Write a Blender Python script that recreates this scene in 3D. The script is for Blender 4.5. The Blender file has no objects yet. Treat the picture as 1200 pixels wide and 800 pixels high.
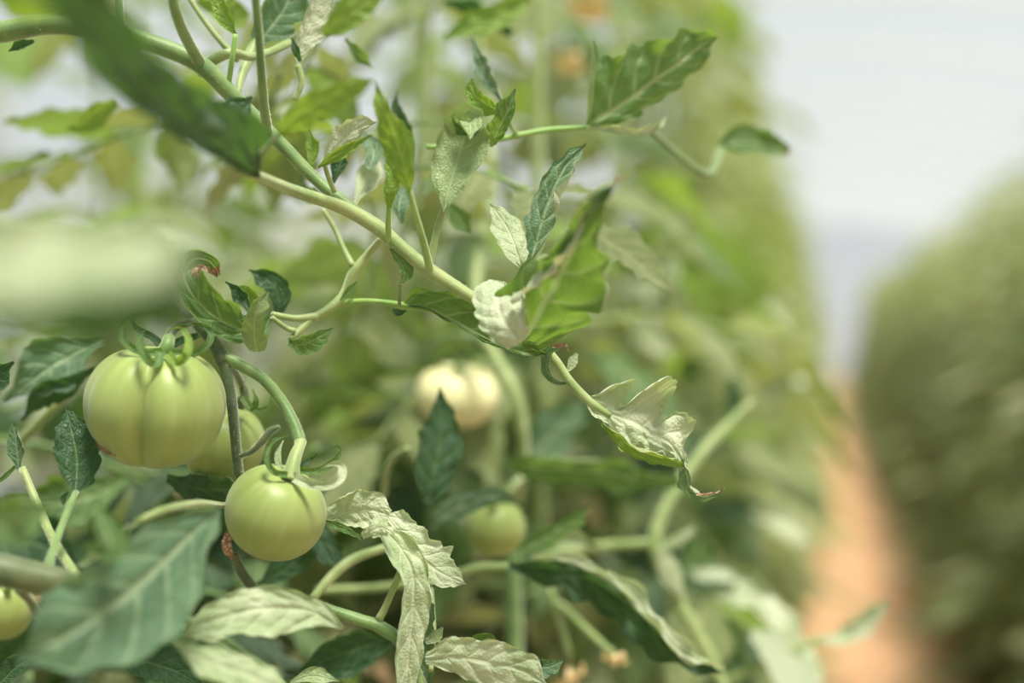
import bpy, math, random
from mathutils import Vector, Matrix, noise

random.seed(11)
C = bpy.context.collection
SC = bpy.context.scene

# ------------------------------------------------------------------ camera, sky, sun, exposure
FPX = 1667.0                       # 50 mm lens on a 36 mm sensor, in pixels of a 1200 px wide frame
CAM = Vector((0.0, 0.0, 1.30))
YAW, PITCH = math.radians(12.45), math.radians(-0.62)
FWD = Vector((-math.sin(YAW) * math.cos(PITCH), math.cos(YAW) * math.cos(PITCH), math.sin(PITCH)))
RIGHT = Vector((math.cos(YAW), math.sin(YAW), 0.0))
UP = RIGHT.cross(FWD)
FOCUS = 0.80

cam_data = bpy.data.cameras.new('camera')
cam_data.sensor_width = 36.0
cam_data.lens = 50.0
cam_data.clip_start = 0.02
cam_data.clip_end = 200.0
cam_data.dof.use_dof = True
cam_data.dof.focus_distance = FOCUS
cam_data.dof.aperture_fstop = 2.0
cam = bpy.data.objects.new('camera', cam_data)
C.objects.link(cam)
cam.matrix_world = Matrix(((RIGHT.x, UP.x, -FWD.x, CAM.x), (RIGHT.y, UP.y, -FWD.y, CAM.y),
                           (RIGHT.z, UP.z, -FWD.z, CAM.z), (0, 0, 0, 1)))
SC.camera = cam

world = bpy.data.worlds.new('world')
SC.world = world
world.use_nodes = True
wt = world.node_tree
wt.nodes.clear()
w_out = wt.nodes.new('ShaderNodeOutputWorld')
w_bg = wt.nodes.new('ShaderNodeBackground')
w_bg.inputs['Strength'].default_value = 0.68
w_tc = wt.nodes.new('ShaderNodeTexCoord')
w_sep = wt.nodes.new('ShaderNodeSeparateXYZ')
w_ramp = wt.nodes.new('ShaderNodeValToRGB')          # hazy day: white towards the horizon, bluer overhead
w_ramp.color_ramp.elements[0].position = 0.0
w_ramp.color_ramp.elements[0].color = (0.90, 0.94, 0.95, 1)
w_ramp.color_ramp.elements[1].position = 0.8
w_ramp.color_ramp.elements[1].color = (0.45, 0.53, 0.60, 1)
wt.links.new(w_tc.outputs['Generated'], w_sep.inputs[0])
wt.links.new(w_sep.outputs['Z'], w_ramp.inputs[0])
wt.links.new(w_ramp.outputs[0], w_bg.inputs['Color'])
wt.links.new(w_bg.outputs[0], w_out.inputs[0])

sun_data = bpy.data.lights.new('sun', 'SUN')
sun_data.energy = 8.0
sun_data.angle = math.radians(18)
sun_data.color = (1.0, 0.93, 0.80)
sun = bpy.data.objects.new('sun', sun_data)
C.objects.link(sun)
SUN_DIR = Vector((0.22, -0.26, 0.93)).normalized()       # towards the sun
sun.rotation_euler = SUN_DIR.to_track_quat('Z', 'Y').to_euler()
sun.location = (3, -2, 8)

SC.view_settings.view_transform = 'Standard'
SC.view_settings.look = 'None'
SC.view_settings.gamma = 1.0
SC.view_settings.exposure = 0.10
SC.view_settings.use_curve_mapping = False
SC.cycles.use_denoising = True
SC.cycles.max_bounces = 10
SC.cycles.transparent_max_bounces = 12
SC.cycles.diffuse_bounces = 5
SC.cycles.transmission_bounces = 6

# ------------------------------------------------------------------ helpers
def at(px, py, d):
    """the point at depth d (metres along the optical axis) seen at a pixel of the 1200x800 photograph"""
    return CAM + FWD * d + RIGHT * ((px - 600.0) / FPX * d) + UP * ((400.0 - py) / FPX * d)

def lin(r, g, b):
    f = lambda c: c / 12.92 if c <= 0.04045 else ((c + 0.055) / 1.055) ** 2.4
    return (f(r / 255), f(g / 255), f(b / 255), 1.0)

def lerp(a, b, t):
    return a + (b - a) * t

def sample(table, s):
    """piecewise smooth look-up in [(s, a, b, ...), ...]"""
    if s <= table[0][0]:
        return table[0][1:]
    for k in range(len(table) - 1):
        a, b = table[k], table[k + 1]
        if s <= b[0]:
            t = (s - a[0]) / max(1e-9, b[0] - a[0])
            t = t * t * (3 - 2 * t)
            return tuple(lerp(p, q, t) for p, q in zip(a[1:], b[1:]))
    return table[-1][1:]

def catmull(pts, n):
    """n+1 points along a Catmull-Rom curve through pts"""
    if len(pts) == 2:
        return [pts[0].lerp(pts[1], i / n) for i in range(n + 1)]
    p = [pts[0] * 2 - pts[1]] + list(pts) + [pts[-1] * 2 - pts[-2]]
    lens = [0.0]
    for i in range(len(pts) - 1):
        lens.append(lens[-1] + (pts[i + 1] - pts[i]).length)
    out = []
    for i in range(n + 1):
        L = lens[-1] * i / n
        k = 0
        while k < len(pts) - 2 and lens[k + 1] < L:
            k += 1
        t = (L - lens[k]) / max(1e-9, lens[k + 1] - lens[k])
        a, b, c, d = p[k], p[k + 1], p[k + 2], p[k + 3]
        out.append(0.5 * ((2 * b) + (c - a) * t + (2 * a - 5 * b + 4 * c - d) * t * t + (3 * b - a - 3 * c + d) * t ** 3))
    return out

def mesh_from(name, verts, faces, mat, uvs=None, burn=None, smooth=True, tone=None):
    me = bpy.data.meshes.new(name)
    me.from_pydata([tuple(v) for v in verts], [], faces)
    if smooth:
        me.polygons.foreach_set('use_smooth', [True] * len(me.polygons))
    if uvs:
        layer = me.uv_layers.new(name='UVMap')
        flat = []
        for f in faces:
            for v in f:
                flat.extend(uvs[v])
        layer.data.foreach_set('uv', flat)
    if burn:
        at_ = me.attributes.new('burn', 'FLOAT', 'POINT')
        at_.data.foreach_set('value', burn)
    if tone:
        me.attributes.new('tone', 'FLOAT', 'POINT').data.foreach_set('value', tone)
    if mat:
        me.materials.append(mat)
    me.update()
    return me

def link(name, me, parent=None, loc=(0, 0, 0)):
    o = bpy.data.objects.new(name, me)
    C.objects.link(o)
    o.location = loc
    if parent is not None:
        o.parent = parent
    return o

def tag(o, label=None, cat=None, group=None, kind=None):
    if label:
        o['label'] = label
    if cat:
        o['category'] = cat
    if group:
        o['group'] = group
    if kind:
        o['kind'] = kind
    return o

def world_loc(o):
    p = Vector(o.location)
    while o.parent is not None:
        o = o.parent
        p = p + Vector(o.location)
    return p

def place(name, verts, faces, mat, parent, uvs=None, burn=None, smooth=True):
    """a mesh given in world coordinates, with its origin at its first vertex, as a child of parent"""
    org = Vector(verts[0])
    me = mesh_from(name, [Vector(v) - org for v in verts], faces, mat, uvs, burn, smooth)
    base = world_loc(parent) if parent is not None else Vector((0, 0, 0))
    return link(name, me, parent, org - base)

def tube_geo(pts, radii, sides=10, n=None, bump=0.0, seed=0):
    n = n or max(6, 6 * (len(pts) - 1))
    path = catmull(pts, n)
    lens = [0.0]
    for i in range(len(pts) - 1):
        lens.append(lens[-1] + (pts[i + 1] - pts[i]).length)
    verts, faces, uvs = [], [], []
    ref = Vector((0.31, 0.17, 0.93))
    for i, p in enumerate(path):
        t = (path[min(i + 1, n)] - path[max(i - 1, 0)]).normalized()
        a = ref - t * ref.dot(t)
        if a.length < 1e-4:
            a = Vector((1, 0, 0)) - t * t.x
        a.normalize()
        ref = a
        b = t.cross(a)
        L = lens[-1] * i / n
        k = 0
        while k < len(pts) - 2 and lens[k + 1] < L:
            k += 1
        f = (L - lens[k]) / max(1e-9, lens[k + 1] - lens[k])
        r = lerp(radii[k], radii[k + 1], f)
        for j in range(sides):
            q = 2 * math.pi * j / sides
            rr = r
            if bump:
                rr *= 1 + bump * noise.noise(Vector((p.x * 60 + seed, p.y * 60, p.z * 60 + j * 0.7)))
                rr *= 1 + 0.04 * math.cos(5 * q)
            verts.append(p + (a * math.cos(q) + b * math.sin(q)) * rr)
            uvs.append((j / sides, i / n))
    for i in range(n):
        for j in range(sides):
            k = (j + 1) % sides
            faces.append((i * sides + j, i * sides + k, (i + 1) * sides + k, (i + 1) * sides + j))
    faces.append(tuple(reversed(range(sides))))
    faces.append(tuple(range(n * sides, n * sides + sides)))
    return verts, faces, uvs

def stalk(parent, name, ctl, rad, mat, label=None, sides=12, bump=0.08):
    """ctl: [(px, py, depth)], rad: radii in photograph pixels at that depth"""
    pts = [at(*c) for c in ctl]
    if not isinstance(rad, (list, tuple)):
        rad = [rad] * len(ctl)
    radii = [r * c[2] / FPX for r, c in zip(rad, ctl)]
    v, f, u = tube_geo(pts, radii, sides, None, bump, len(bpy.data.meshes))
    o = place(name, v, f, mat, parent, u)
    if label:
        o['label'] = label
    dm = sum(c[2] for c in ctl) / len(ctl)
    if name in ('branch', 'fruit_stalk', 'shoot') and .76 < dm < .83:      # the short white hairs that rim the stems in focus
        rnd = random.Random(len(v))
        fv, ff = [], []
        nr = len(v) // sides
        for i in range(1, nr - 1):
            c = sum((v[i * sides + j] for j in range(sides)), Vector()) / sides
            for _ in range(16):
                k = i * sides + rnd.randrange(sides)
                q = v[k].lerp(v[min(len(v) - 1, k + sides)], rnd.random()).lerp(v[i * sides + (k + 1) % sides], .5 * rnd.random())
                out = ((q - c).normalized() + Vector((rnd.uniform(-.4, .4), rnd.uniform(-.4, .4), rnd.uniform(-.4, .4)))).normalized()
                sd = out.orthogonal().normalized() * .00008
                n0 = len(fv)
                fv += [q - sd - out * .0003, q + sd - out * .0003, q + out * rnd.uniform(.0007, .0017)]
                ff.append((n0, n0 + 1, n0 + 2))
        h = place('stem_hair', fv, ff, M['hair'], o)
        h['kind'] = 'stuff'
    return o

# ------------------------------------------------------------------ materials
def new_mat(name):
    m = bpy.data.materials.new(name)
    m.use_nodes = True
    nt = m.node_tree
    nt.nodes.clear()
    out = nt.nodes.new('ShaderNodeOutputMaterial')
    return m, nt, out

def nd(nt, typ, **kw):
    n = nt.nodes.new(typ)
    for k, v in kw.items():
        setattr(n, k, v)
    return n

def mth(nt, op, a, b=None, c=None, clamp=False):
    n = nt.nodes.new('ShaderNodeMath')
    n.operation = op
    n.use_clamp = clamp
    for i, x in enumerate((a, b, c)):
        if x is None:
            continue
        if isinstance(x, (int, float)):
            n.inputs[i].default_value = x
        else:
            nt.links.new(x, n.inputs[i])
    return n.outputs[0]

def mixc(nt, fac, a, b, blend='MIX'):
    n = nt.nodes.new('ShaderNodeMix')
    n.data_type = 'RGBA'
    n.blend_type = blend
    for i, x in ((0, fac), (6, a), (7, b)):
        if isinstance(x, (int, float)):
            n.inputs[i].default_value = x
        elif isinstance(x, tuple):
            n.inputs[i].default_value = x
        else:
            nt.links.new(x, n.inputs[i])
    return n.outputs[2]

def ramp01(nt, x, lo, hi):
    n = nt.nodes.new('ShaderNodeMapRange')
    n.interpolation_type = 'SMOOTHSTEP'
    nt.links.new(x, n.inputs['Value'])
    n.inputs['From Min'].default_value = lo
    n.inputs['From Max'].default_value = hi
    return n.outputs['Result']

NV, SWEEP = 6.0, 1.15             # side veins per half blade and how far they sweep forward; shared by geometry and material

def leaf_material(name, top, top2, under, vein, trans, trans_amt=0.32, sheen=0.2, rough=0.5, edge=None):
    m, nt, out = new_mat(name)
    uv = nd(nt, 'ShaderNodeUVMap')
    sep = nd(nt, 'ShaderNodeSeparateXYZ')
    nt.links.new(uv.outputs[0], sep.inputs[0])
    a = mth(nt, 'ABSOLUTE', mth(nt, 'MULTIPLY_ADD', sep.outputs[0], 2.0, -1.0))
    s = sep.outputs[1]
    obj = nd(nt, 'ShaderNodeObjectInfo')
    tc = nd(nt, 'ShaderNodeTexCoord')
    big = nd(nt, 'ShaderNodeTexNoise')
    big.inputs['Scale'].default_value = 45
    big.inputs['Detail'].default_value = 3
    nt.links.new(tc.outputs['Object'], big.inputs['Vector'])
    fine = nd(nt, 'ShaderNodeTexVoronoi')
    fine.feature = 'DISTANCE_TO_EDGE'
    fine.inputs['Scale'].default_value = 420
    nt.links.new(tc.outputs['Object'], fine.inputs['Vector'])
    # veins
    t = mth(nt, 'SUBTRACT', mth(nt, 'MULTIPLY', s, NV), mth(nt, 'MULTIPLY', a, SWEEP))
    t = mth(nt, 'ADD', t, mth(nt, 'MULTIPLY', mth(nt, 'SUBTRACT', big.outputs['Fac'], 0.5), 0.25))
    dist = mth(nt, 'PINGPONG', t, 0.5)
    side = mth(nt, 'SUBTRACT', 1.0, ramp01(nt, dist, 0.02, 0.13))
    side = mth(nt, 'MULTIPLY', side, mth(nt, 'SUBTRACT', 1.0, mth(nt, 'MULTIPLY', a, 0.55)))
    mid = mth(nt, 'SUBTRACT', 1.0, ramp01(nt, a, 0.03, 0.10))
    net = mth(nt, 'SUBTRACT', 1.0, ramp01(nt, fine.outputs['Distance'], 0.0, 0.12))
    vn = mth(nt, 'MAXIMUM', mth(nt, 'MAXIMUM', mth(nt, 'MULTIPLY', side, 0.75), mid), mth(nt, 'MULTIPLY', net, 0.22), clamp=True)
    v_mix = mth(nt, 'ADD', mth(nt, 'MULTIPLY', ramp01(nt, big.outputs['Fac'], 0.35, 0.68), 0.6), mth(nt, 'MULTIPLY', obj.outputs['Random'], 0.4))
    tone = nd(nt, 'ShaderNodeAttribute', attribute_name='tone')
    top_c = mixc(nt, v_mix, top, top2)
    top_c = mixc(nt, tone.outputs['Fac'], top_c, under)
    top_c = mixc(nt, mth(nt, 'MULTIPLY', vn, 0.6), top_c, vein)
    und_b = mixc(nt, v_mix, tuple(c * 0.66 for c in under[:3]) + (1,), under)
    und_c = mixc(nt, mth(nt, 'MULTIPLY', vn, 0.5), und_b, tuple(min(1, c * 1.25) for c in under[:3]) + (1,))
    geo = nd(nt, 'ShaderNodeNewGeometry')
    col = mixc(nt, geo.outputs['Backfacing'], top_c, und_c)
    if edge:
        col = mixc(nt, mth(nt, 'MULTIPLY', ramp01(nt, a, 0.9, 1.0), 0.7), col, edge)
    at_ = nd(nt, 'ShaderNodeAttribute', attribute_name='burn')
    burn_n = mth(nt, 'ADD', at_.outputs['Fac'], mth(nt, 'MULTIPLY', mth(nt, 'SUBTRACT', big.outputs['Fac'], 0.5), 0.5))
    burnt = ramp01(nt, burn_n, 0.35, 0.7)
    col = mixc(nt, burnt, col, mixc(nt, ramp01(nt, fine.outputs['Distance'], 0.0, 0.25), lin(140, 106, 80), lin(216, 184, 154)))
    pr = nd(nt, 'ShaderNodeBsdfPrincipled')
    nt.links.new(col, pr.inputs['Base Color'])
    pr.inputs['Roughness'].default_value = rough
    pr.inputs['Specular IOR Level'].default_value = 0.45
    pr.inputs['Sheen Weight'].default_value = sheen
    pr.inputs['Sheen Roughness'].default_value = 0.5
    pr.inputs['Sheen Tint'].default_value = (0.92, 1.0, 0.88, 1)
    bmp = nd(nt, 'ShaderNodeBump')
    bmp.inputs['Strength'].default_value = 0.6
    bmp.inputs['Distance'].default_value = 0.0011
    cell = nd(nt, 'ShaderNodeTexVoronoi')
    cell.feature = 'SMOOTH_F1'
    cell.inputs['Scale'].default_value = 170
    nt.links.new(tc.outputs['Object'], cell.inputs['Vector'])
    hgt = mth(nt, 'SUBTRACT', mth(nt, 'MULTIPLY', fine.outputs['Distance'], 0.8), vn)
    nt.links.new(mth(nt, 'SUBTRACT', hgt, mth(nt, 'MULTIPLY', cell.outputs['Distance'], 1.1)), bmp.inputs['Height'])
    nt.links.new(bmp.outputs[0], pr.inputs['Normal'])
    tr = nd(nt, 'ShaderNodeBsdfTranslucent')
    nt.links.new(mixc(nt, burnt, mixc(nt, mth(nt, 'MULTIPLY', vn, 0.5), trans, vein), lin(150, 112, 76)), tr.inputs['Color'])
    mix = nd(nt, 'ShaderNodeMixShader')
    mix.inputs[0].default_value = trans_amt
    nt.links.new(pr.outputs[0], mix.inputs[1])
    nt.links.new(tr.outputs[0], mix.inputs[2])
    nt.links.new(mix.outputs[0], out.inputs[0])
    return m

M = {}
M['leaf'] = leaf_material('leaf_green', lin(48, 90, 42), lin(82, 122, 58), lin(164, 180, 130), lin(180, 196, 142), lin(150, 190, 60))
M['leaf_dark'] = leaf_material('leaf_dark_green', lin(30, 64, 38), lin(46, 84, 50), lin(120, 146, 100), lin(92, 126, 78), lin(96, 150, 50), 0.25)  # darkened further so the green itself carries part of the shade
M['leaf_blue'] = leaf_material('leaf_blue_green', lin(50, 90, 66), lin(88, 126, 92), lin(184, 198, 162), lin(172, 192, 150), lin(140, 180, 80), 0.28, 0.5)
M['leaf_silver'] = leaf_material('leaf_silver_backed', lin(40, 82, 40), lin(70, 112, 54), lin(150, 172, 120), lin(204, 212, 178), lin(160, 190, 80), 0.28, 0.4)
M['leaf_pale'] = leaf_material('leaf_pale_frosted_sheen', lin(138, 164, 112), lin(210, 218, 186), lin(212, 218, 190), lin(206, 214, 178), lin(180, 205, 110), 0.3, 0.7, 0.55)  # frosted leaf; white mottling also paints in waxy sheen on lit puckers
M['leaf_bright'] = leaf_material('leaf_bright_green', lin(98, 138, 48), lin(134, 164, 72), lin(186, 200, 140), lin(176, 196, 110), lin(160, 196, 50), 0.36)
M['leaf_cream'] = leaf_material('leaf_cream', lin(160, 166, 116), lin(196, 198, 152), lin(206, 208, 170), lin(190, 196, 150), lin(190, 205, 120), 0.2, 0.3)
M['leaf_frost_lit'] = leaf_material('leaf_frost_lit', lin(160, 180, 134), lin(218, 224, 196), lin(222, 226, 202), lin(214, 220, 190), lin(180, 205, 110), 0.25, 0.7, 0.5)  # frosted leaf made whiter, light from above put into the colour
M['leaf_row'] = leaf_material('leaf_row_green', lin(100, 120, 66), lin(156, 168, 114), lin(188, 194, 150), lin(184, 190, 136), lin(158, 176, 74), 0.30, 0.25)

def stem_material(name, c1, c2, sheen=0.6, rough=0.5):
    m, nt, out = new_mat(name)
    tc = nd(nt, 'ShaderNodeTexCoord')
    no = nd(nt, 'ShaderNodeTexNoise')
    no.inputs['Scale'].default_value = 60
    no.inputs['Detail'].default_value = 4
    nt.links.new(tc.outputs['Object'], no.inputs['Vector'])
    sp = nd(nt, 'ShaderNodeTexNoise')
    sp.inputs['Scale'].default_value = 900
    nt.links.new(tc.outputs['Object'], sp.inputs['Vector'])
    pr = nd(nt, 'ShaderNodeBsdfPrincipled')
    col = mixc(nt, ramp01(nt, no.outputs['Fac'], 0.35, 0.65), c1, c2)
    nt.links.new(col, pr.inputs['Base Color'])
    pr.inputs['Roughness'].default_value = rough
    pr.inputs['Sheen Weight'].default_value = sheen
    pr.inputs['Sheen Tint'].default_value = (0.95, 1.0, 0.85, 1)
    pr.inputs['Subsurface Weight'].default_value = 0.15
    pr.inputs['Subsurface Radius'].default_value = (0.004, 0.006, 0.002)
    bmp = nd(nt, 'ShaderNodeBump')
    bmp.inputs['Strength'].default_value = 0.4
    bmp.inputs['Distance'].default_value = 0.0004
    nt.links.new(sp.outputs['Fac'], bmp.inputs['Height'])
    nt.links.new(bmp.outputs[0], pr.inputs['Normal'])
    nt.links.new(pr.outputs[0], out.inputs[0])
    return m

M['stem'] = stem_material('stem_pale_green', lin(122, 146, 78), lin(152, 168, 106))
M['stem_green'] = stem_material('stem_green', lin(86, 122, 58), lin(112, 142, 76))
M['stem_dark'] = stem_material('stem_dark_green', lin(62, 84, 48), lin(92, 104, 64))
M['stem_bright'] = stem_material('stem_bright_green', lin(112, 158, 62), lin(140, 176, 84))

def tomato_material(name, base, light, deep):
    m, nt, out = new_mat(name)
    tc = nd(nt, 'ShaderNodeTexCoord')
    uv = nd(nt, 'ShaderNodeUVMap')
    mp = nd(nt, 'ShaderNodeMapping')
    mp.inputs['Scale'].default_value = (26, 1.6, 1)
    nt.links.new(uv.outputs[0], mp.inputs['Vector'])
    streak = nd(nt, 'ShaderNodeTexNoise')
    streak.inputs['Scale'].default_value = 1.0
    streak.inputs['Detail'].default_value = 3
    nt.links.new(mp.outputs[0], streak.inputs['Vector'])
    sep = nd(nt, 'ShaderNodeSeparateXYZ')
    nt.links.new(uv.outputs[0], sep.inputs[0])
    col = mixc(nt, mth(nt, 'MULTIPLY', ramp01(nt, streak.outputs['Fac'], 0.2, 0.85), 0.7), base, light)
    gr = nd(nt, 'ShaderNodeAttribute', attribute_name='burn')
    col = mixc(nt, mth(nt, 'MULTIPLY', gr.outputs['Fac'], 0.6), col, deep)
    pr = nd(nt, 'ShaderNodeBsdfPrincipled')
    nt.links.new(col, pr.inputs['Base Color'])
    pr.inputs['Roughness'].default_value = 0.42
    pr.inputs['Specular IOR Level'].default_value = 0.4
    pr.inputs['Subsurface Weight'].default_value = 0.25
    pr.inputs['Subsurface Radius'].default_value = (0.010, 0.012, 0.004)
    pr.inputs['Subsurface Scale'].default_value = 0.6
    pr.inputs['Sheen Weight'].default_value = 0.2
    fine = nd(nt, 'ShaderNodeTexNoise')
    fine.inputs['Scale'].default_value = 700
    nt.links.new(tc.outputs['Object'], fine.inputs['Vector'])
    bmp = nd(nt, 'ShaderNodeBump')
    bmp.inputs['Strength'].default_value = 0.08
    bmp.inputs['Distance'].default_value = 0.0004
    nt.links.new(fine.outputs['Fac'], bmp.inputs['Height'])
    nt.links.new(bmp.outputs[0], pr.inputs['Normal'])
    nt.links.new(pr.outputs[0], out.inputs[0])
    return m

M['tomato'] = tomato_material('tomato_skin_green', lin(136, 155, 80), lin(166, 180, 112), lin(120, 138, 60))
M['tomato_pale'] = tomato_material('tomato_skin_pale', lin(226, 222, 166), lin(236, 230, 184), lin(160, 170, 90))

def plain(name, c1, c2, scale=40, rough=0.7, trans=0.0):
    m, nt, out = new_mat(name)
    tc = nd(nt, 'ShaderNodeTexCoord')
    no = nd(nt, 'ShaderNodeTexNoise')
    no.inputs['Scale'].default_value = scale
    no.inputs['Detail'].default_value = 4
    nt.links.new(tc.outputs['Object'], no.inputs['Vector'])
    pr = nd(nt, 'ShaderNodeBsdfPrincipled')
    nt.links.new(mixc(nt, ramp01(nt, no.outputs['Fac'], 0.35, 0.65), c1, c2), pr.inputs['Base Color'])
    pr.inputs['Roughness'].default_value = rough
    nt.links.new(pr.outputs[0], out.inputs[0])
    return m

M['dry'] = plain('dried_brown', lin(150, 100, 76), lin(196, 140, 108), 300)
M['petal'] = plain('petal_yellow', lin(250, 222, 150), lin(252, 234, 186), 80)
M['hair'] = plain('stem_hair', lin(196, 206, 160), lin(222, 226, 196), 100, 0.5)
M['pipe'] = plain('galvanised_pipe', lin(206, 208, 208), lin(222, 224, 224), 20, 0.5)

def soil_material():
    m, nt, out = new_mat('soil')
    tc = nd(nt, 'ShaderNodeTexCoord')
    n1 = nd(nt, 'ShaderNodeTexNoise')
    n1.inputs['Scale'].default_value = 5
    n1.inputs['Detail'].default_value = 8
    nt.links.new(tc.outputs['Object'], n1.inputs['Vector'])
    n2 = nd(nt, 'ShaderNodeTexNoise')
    n2.inputs['Scale'].default_value = 60
    n2.inputs['Detail'].default_value = 6
    nt.links.new(tc.outputs['Object'], n2.inputs['Vector'])
    col = mixc(nt, ramp01(nt, n1.outputs['Fac'], 0.3, 0.7), lin(202, 154, 116), lin(220, 182, 146))
    col = mixc(nt, ramp01(nt, n2.outputs['Fac'], 0.55, 0.75), col, lin(186, 126, 84))
    pr = nd(nt, 'ShaderNodeBsdfPrincipled')
    nt.links.new(col, pr.inputs['Base Color'])
    pr.inputs['Roughness'].default_value = 0.95
    bmp = nd(nt, 'ShaderNodeBump')
    bmp.inputs['Strength'].default_value = 0.6
    bmp.inputs['Distance'].default_value = 0.02
    nt.links.new(n2.outputs['Fac'], bmp.inputs['Height'])
    nt.links.new(bmp.outputs[0], pr.inputs['Normal'])
    nt.links.new(pr.outputs[0], out.inputs[0])
    return m
M['soil'] = soil_material()
M['bed'] = plain('bed_soil', lin(72, 56, 40), lin(110, 84, 60), 14, 0.95)

def film_material():
    m, nt, out = new_mat('greenhouse_film')
    tc = nd(nt, 'ShaderNodeTexCoord')
    no = nd(nt, 'ShaderNodeTexNoise')
    no.inputs['Scale'].default_value = 1.2
    no.inputs['Detail'].default_value = 5
    nt.links.new(tc.outputs['Object'], no.inputs['Vector'])
    tp = nd(nt, 'ShaderNodeBsdfTransparent')
    tp.inputs[0].default_value = (0.97, 0.98, 0.99, 1)
    tl = nd(nt, 'ShaderNodeBsdfTranslucent')
    nt.links.new(mixc(nt, no.outputs['Fac'], (0.70, 0.785, 0.825, 1), (0.80, 0.885, 0.915, 1)), tl.inputs[0])
    mx = nd(nt, 'ShaderNodeMixShader')
    mx.inputs[0].default_value = 0.20
    nt.links.new(tp.outputs[0], mx.inputs[1])
    df = nd(nt, 'ShaderNodeBsdfDiffuse')
    df.inputs[0].default_value = (0.8, 0.86, 0.92, 1)
    sc_ = nd(nt, 'ShaderNodeMixShader')
    sc_.inputs[0].default_value = 0.35
    nt.links.new(tl.outputs[0], sc_.inputs[1])
    nt.links.new(df.outputs[0], sc_.inputs[2])
    nt.links.new(sc_.outputs[0], mx.inputs[2])
    nt.links.new(mx.outputs[0], out.inputs[0])
    return m
M['film'] = film_material()

# ------------------------------------------------------------------ the setting: soil, beds, greenhouse tunnel
def grid_mesh(name, x0, x1, y0, y1, nx, ny, fz, mat, kind='structure'):
    verts, faces = [], []
    for j in range(ny + 1):
        for i in range(nx + 1):
            x, y = lerp(x0, x1, i / nx), lerp(y0, y1, j / ny)
            verts.append((x, y, fz(x, y)))
    for j in range(ny):
        for i in range(nx):
            k = j * (nx + 1) + i
            faces.append((k, k + 1, k + nx + 2, k + nx + 1))
    o = link(name, mesh_from(name, verts, faces, mat))
    o['kind'] = kind
    return o

grid_mesh('floor', -5, 5, -3, 34, 100, 180,
          lambda x, y: 0.03 * noise.noise(Vector((x * 2.2, y * 2.2, 0))) + 0.012 * noise.noise(Vector((x * 9, y * 9, 3))), M['soil'])
def bed(name, xc, half):
    grid_mesh(name, xc - half, xc + half, -2.5, 30, 14, 160,
              lambda x, y: 0.12 * max(0.0, 1 - ((x - xc) / half) ** 2) ** 0.7 - 0.02 + 0.03 * noise.noise(Vector((x * 5, y * 5, 7))), M['bed'])
bed('ground_bed_left', -0.52, 0.42)
bed('ground_bed_right', 0.98, 0.50)
bed('ground_bed_outer', -2.1, 0.45)

# arched tunnel of film over hoops
TW, TH, TY0, TY1 = 4.4, 3.5, -2.8, 31.0
def arch(a):
    return TW * math.cos(a), TH * math.sin(a) ** 0.8
verts, faces = [], []
NA, NY = 28, 34
for j in range(NY + 1):
    for i in range(NA + 1):
        x, z = arch(math.pi * i / NA)
        y = lerp(TY0, TY1, j / NY)
        verts.append((x, y, z - 0.02 * math.sin(math.pi * (j % 2))))
for j in range(NY):
    for i in range(NA):
        k = j * (NA + 1) + i
        faces.append((k, k + NA + 1, k + NA + 2, k + 1))
roof = link('ceiling', mesh_from('ceiling', verts, faces, M['film']))
roof['kind'] = 'structure'
for nm, y in (('wall_far', TY1), ('wall_near', TY0)):
    v = [(arch(math.pi * i / NA)[0], y, arch(math.pi * i / NA)[1]) for i in range(NA + 1)]
    o = link(nm, mesh_from(nm, v, [tuple(range(NA + 1))], M['film']))
    o['kind'] = 'structure'
hoop_pts = [Vector((arch(math.pi * i / 20)[0] * 0.985, 0, arch(math.pi * i / 20)[1] * 0.985)) for i in range(21)]
v, f, u = tube_geo(hoop_pts, [0.016] * 21, 6, 40)
hoop_me = mesh_from('hoop', v, f, M['pipe'], u)
for k in range(17):
    o = link('trim_hoop', hoop_me, None, (0, TY0 + 0.2 + 2.0 * k, 0))
    o['kind'] = 'structure'

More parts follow.
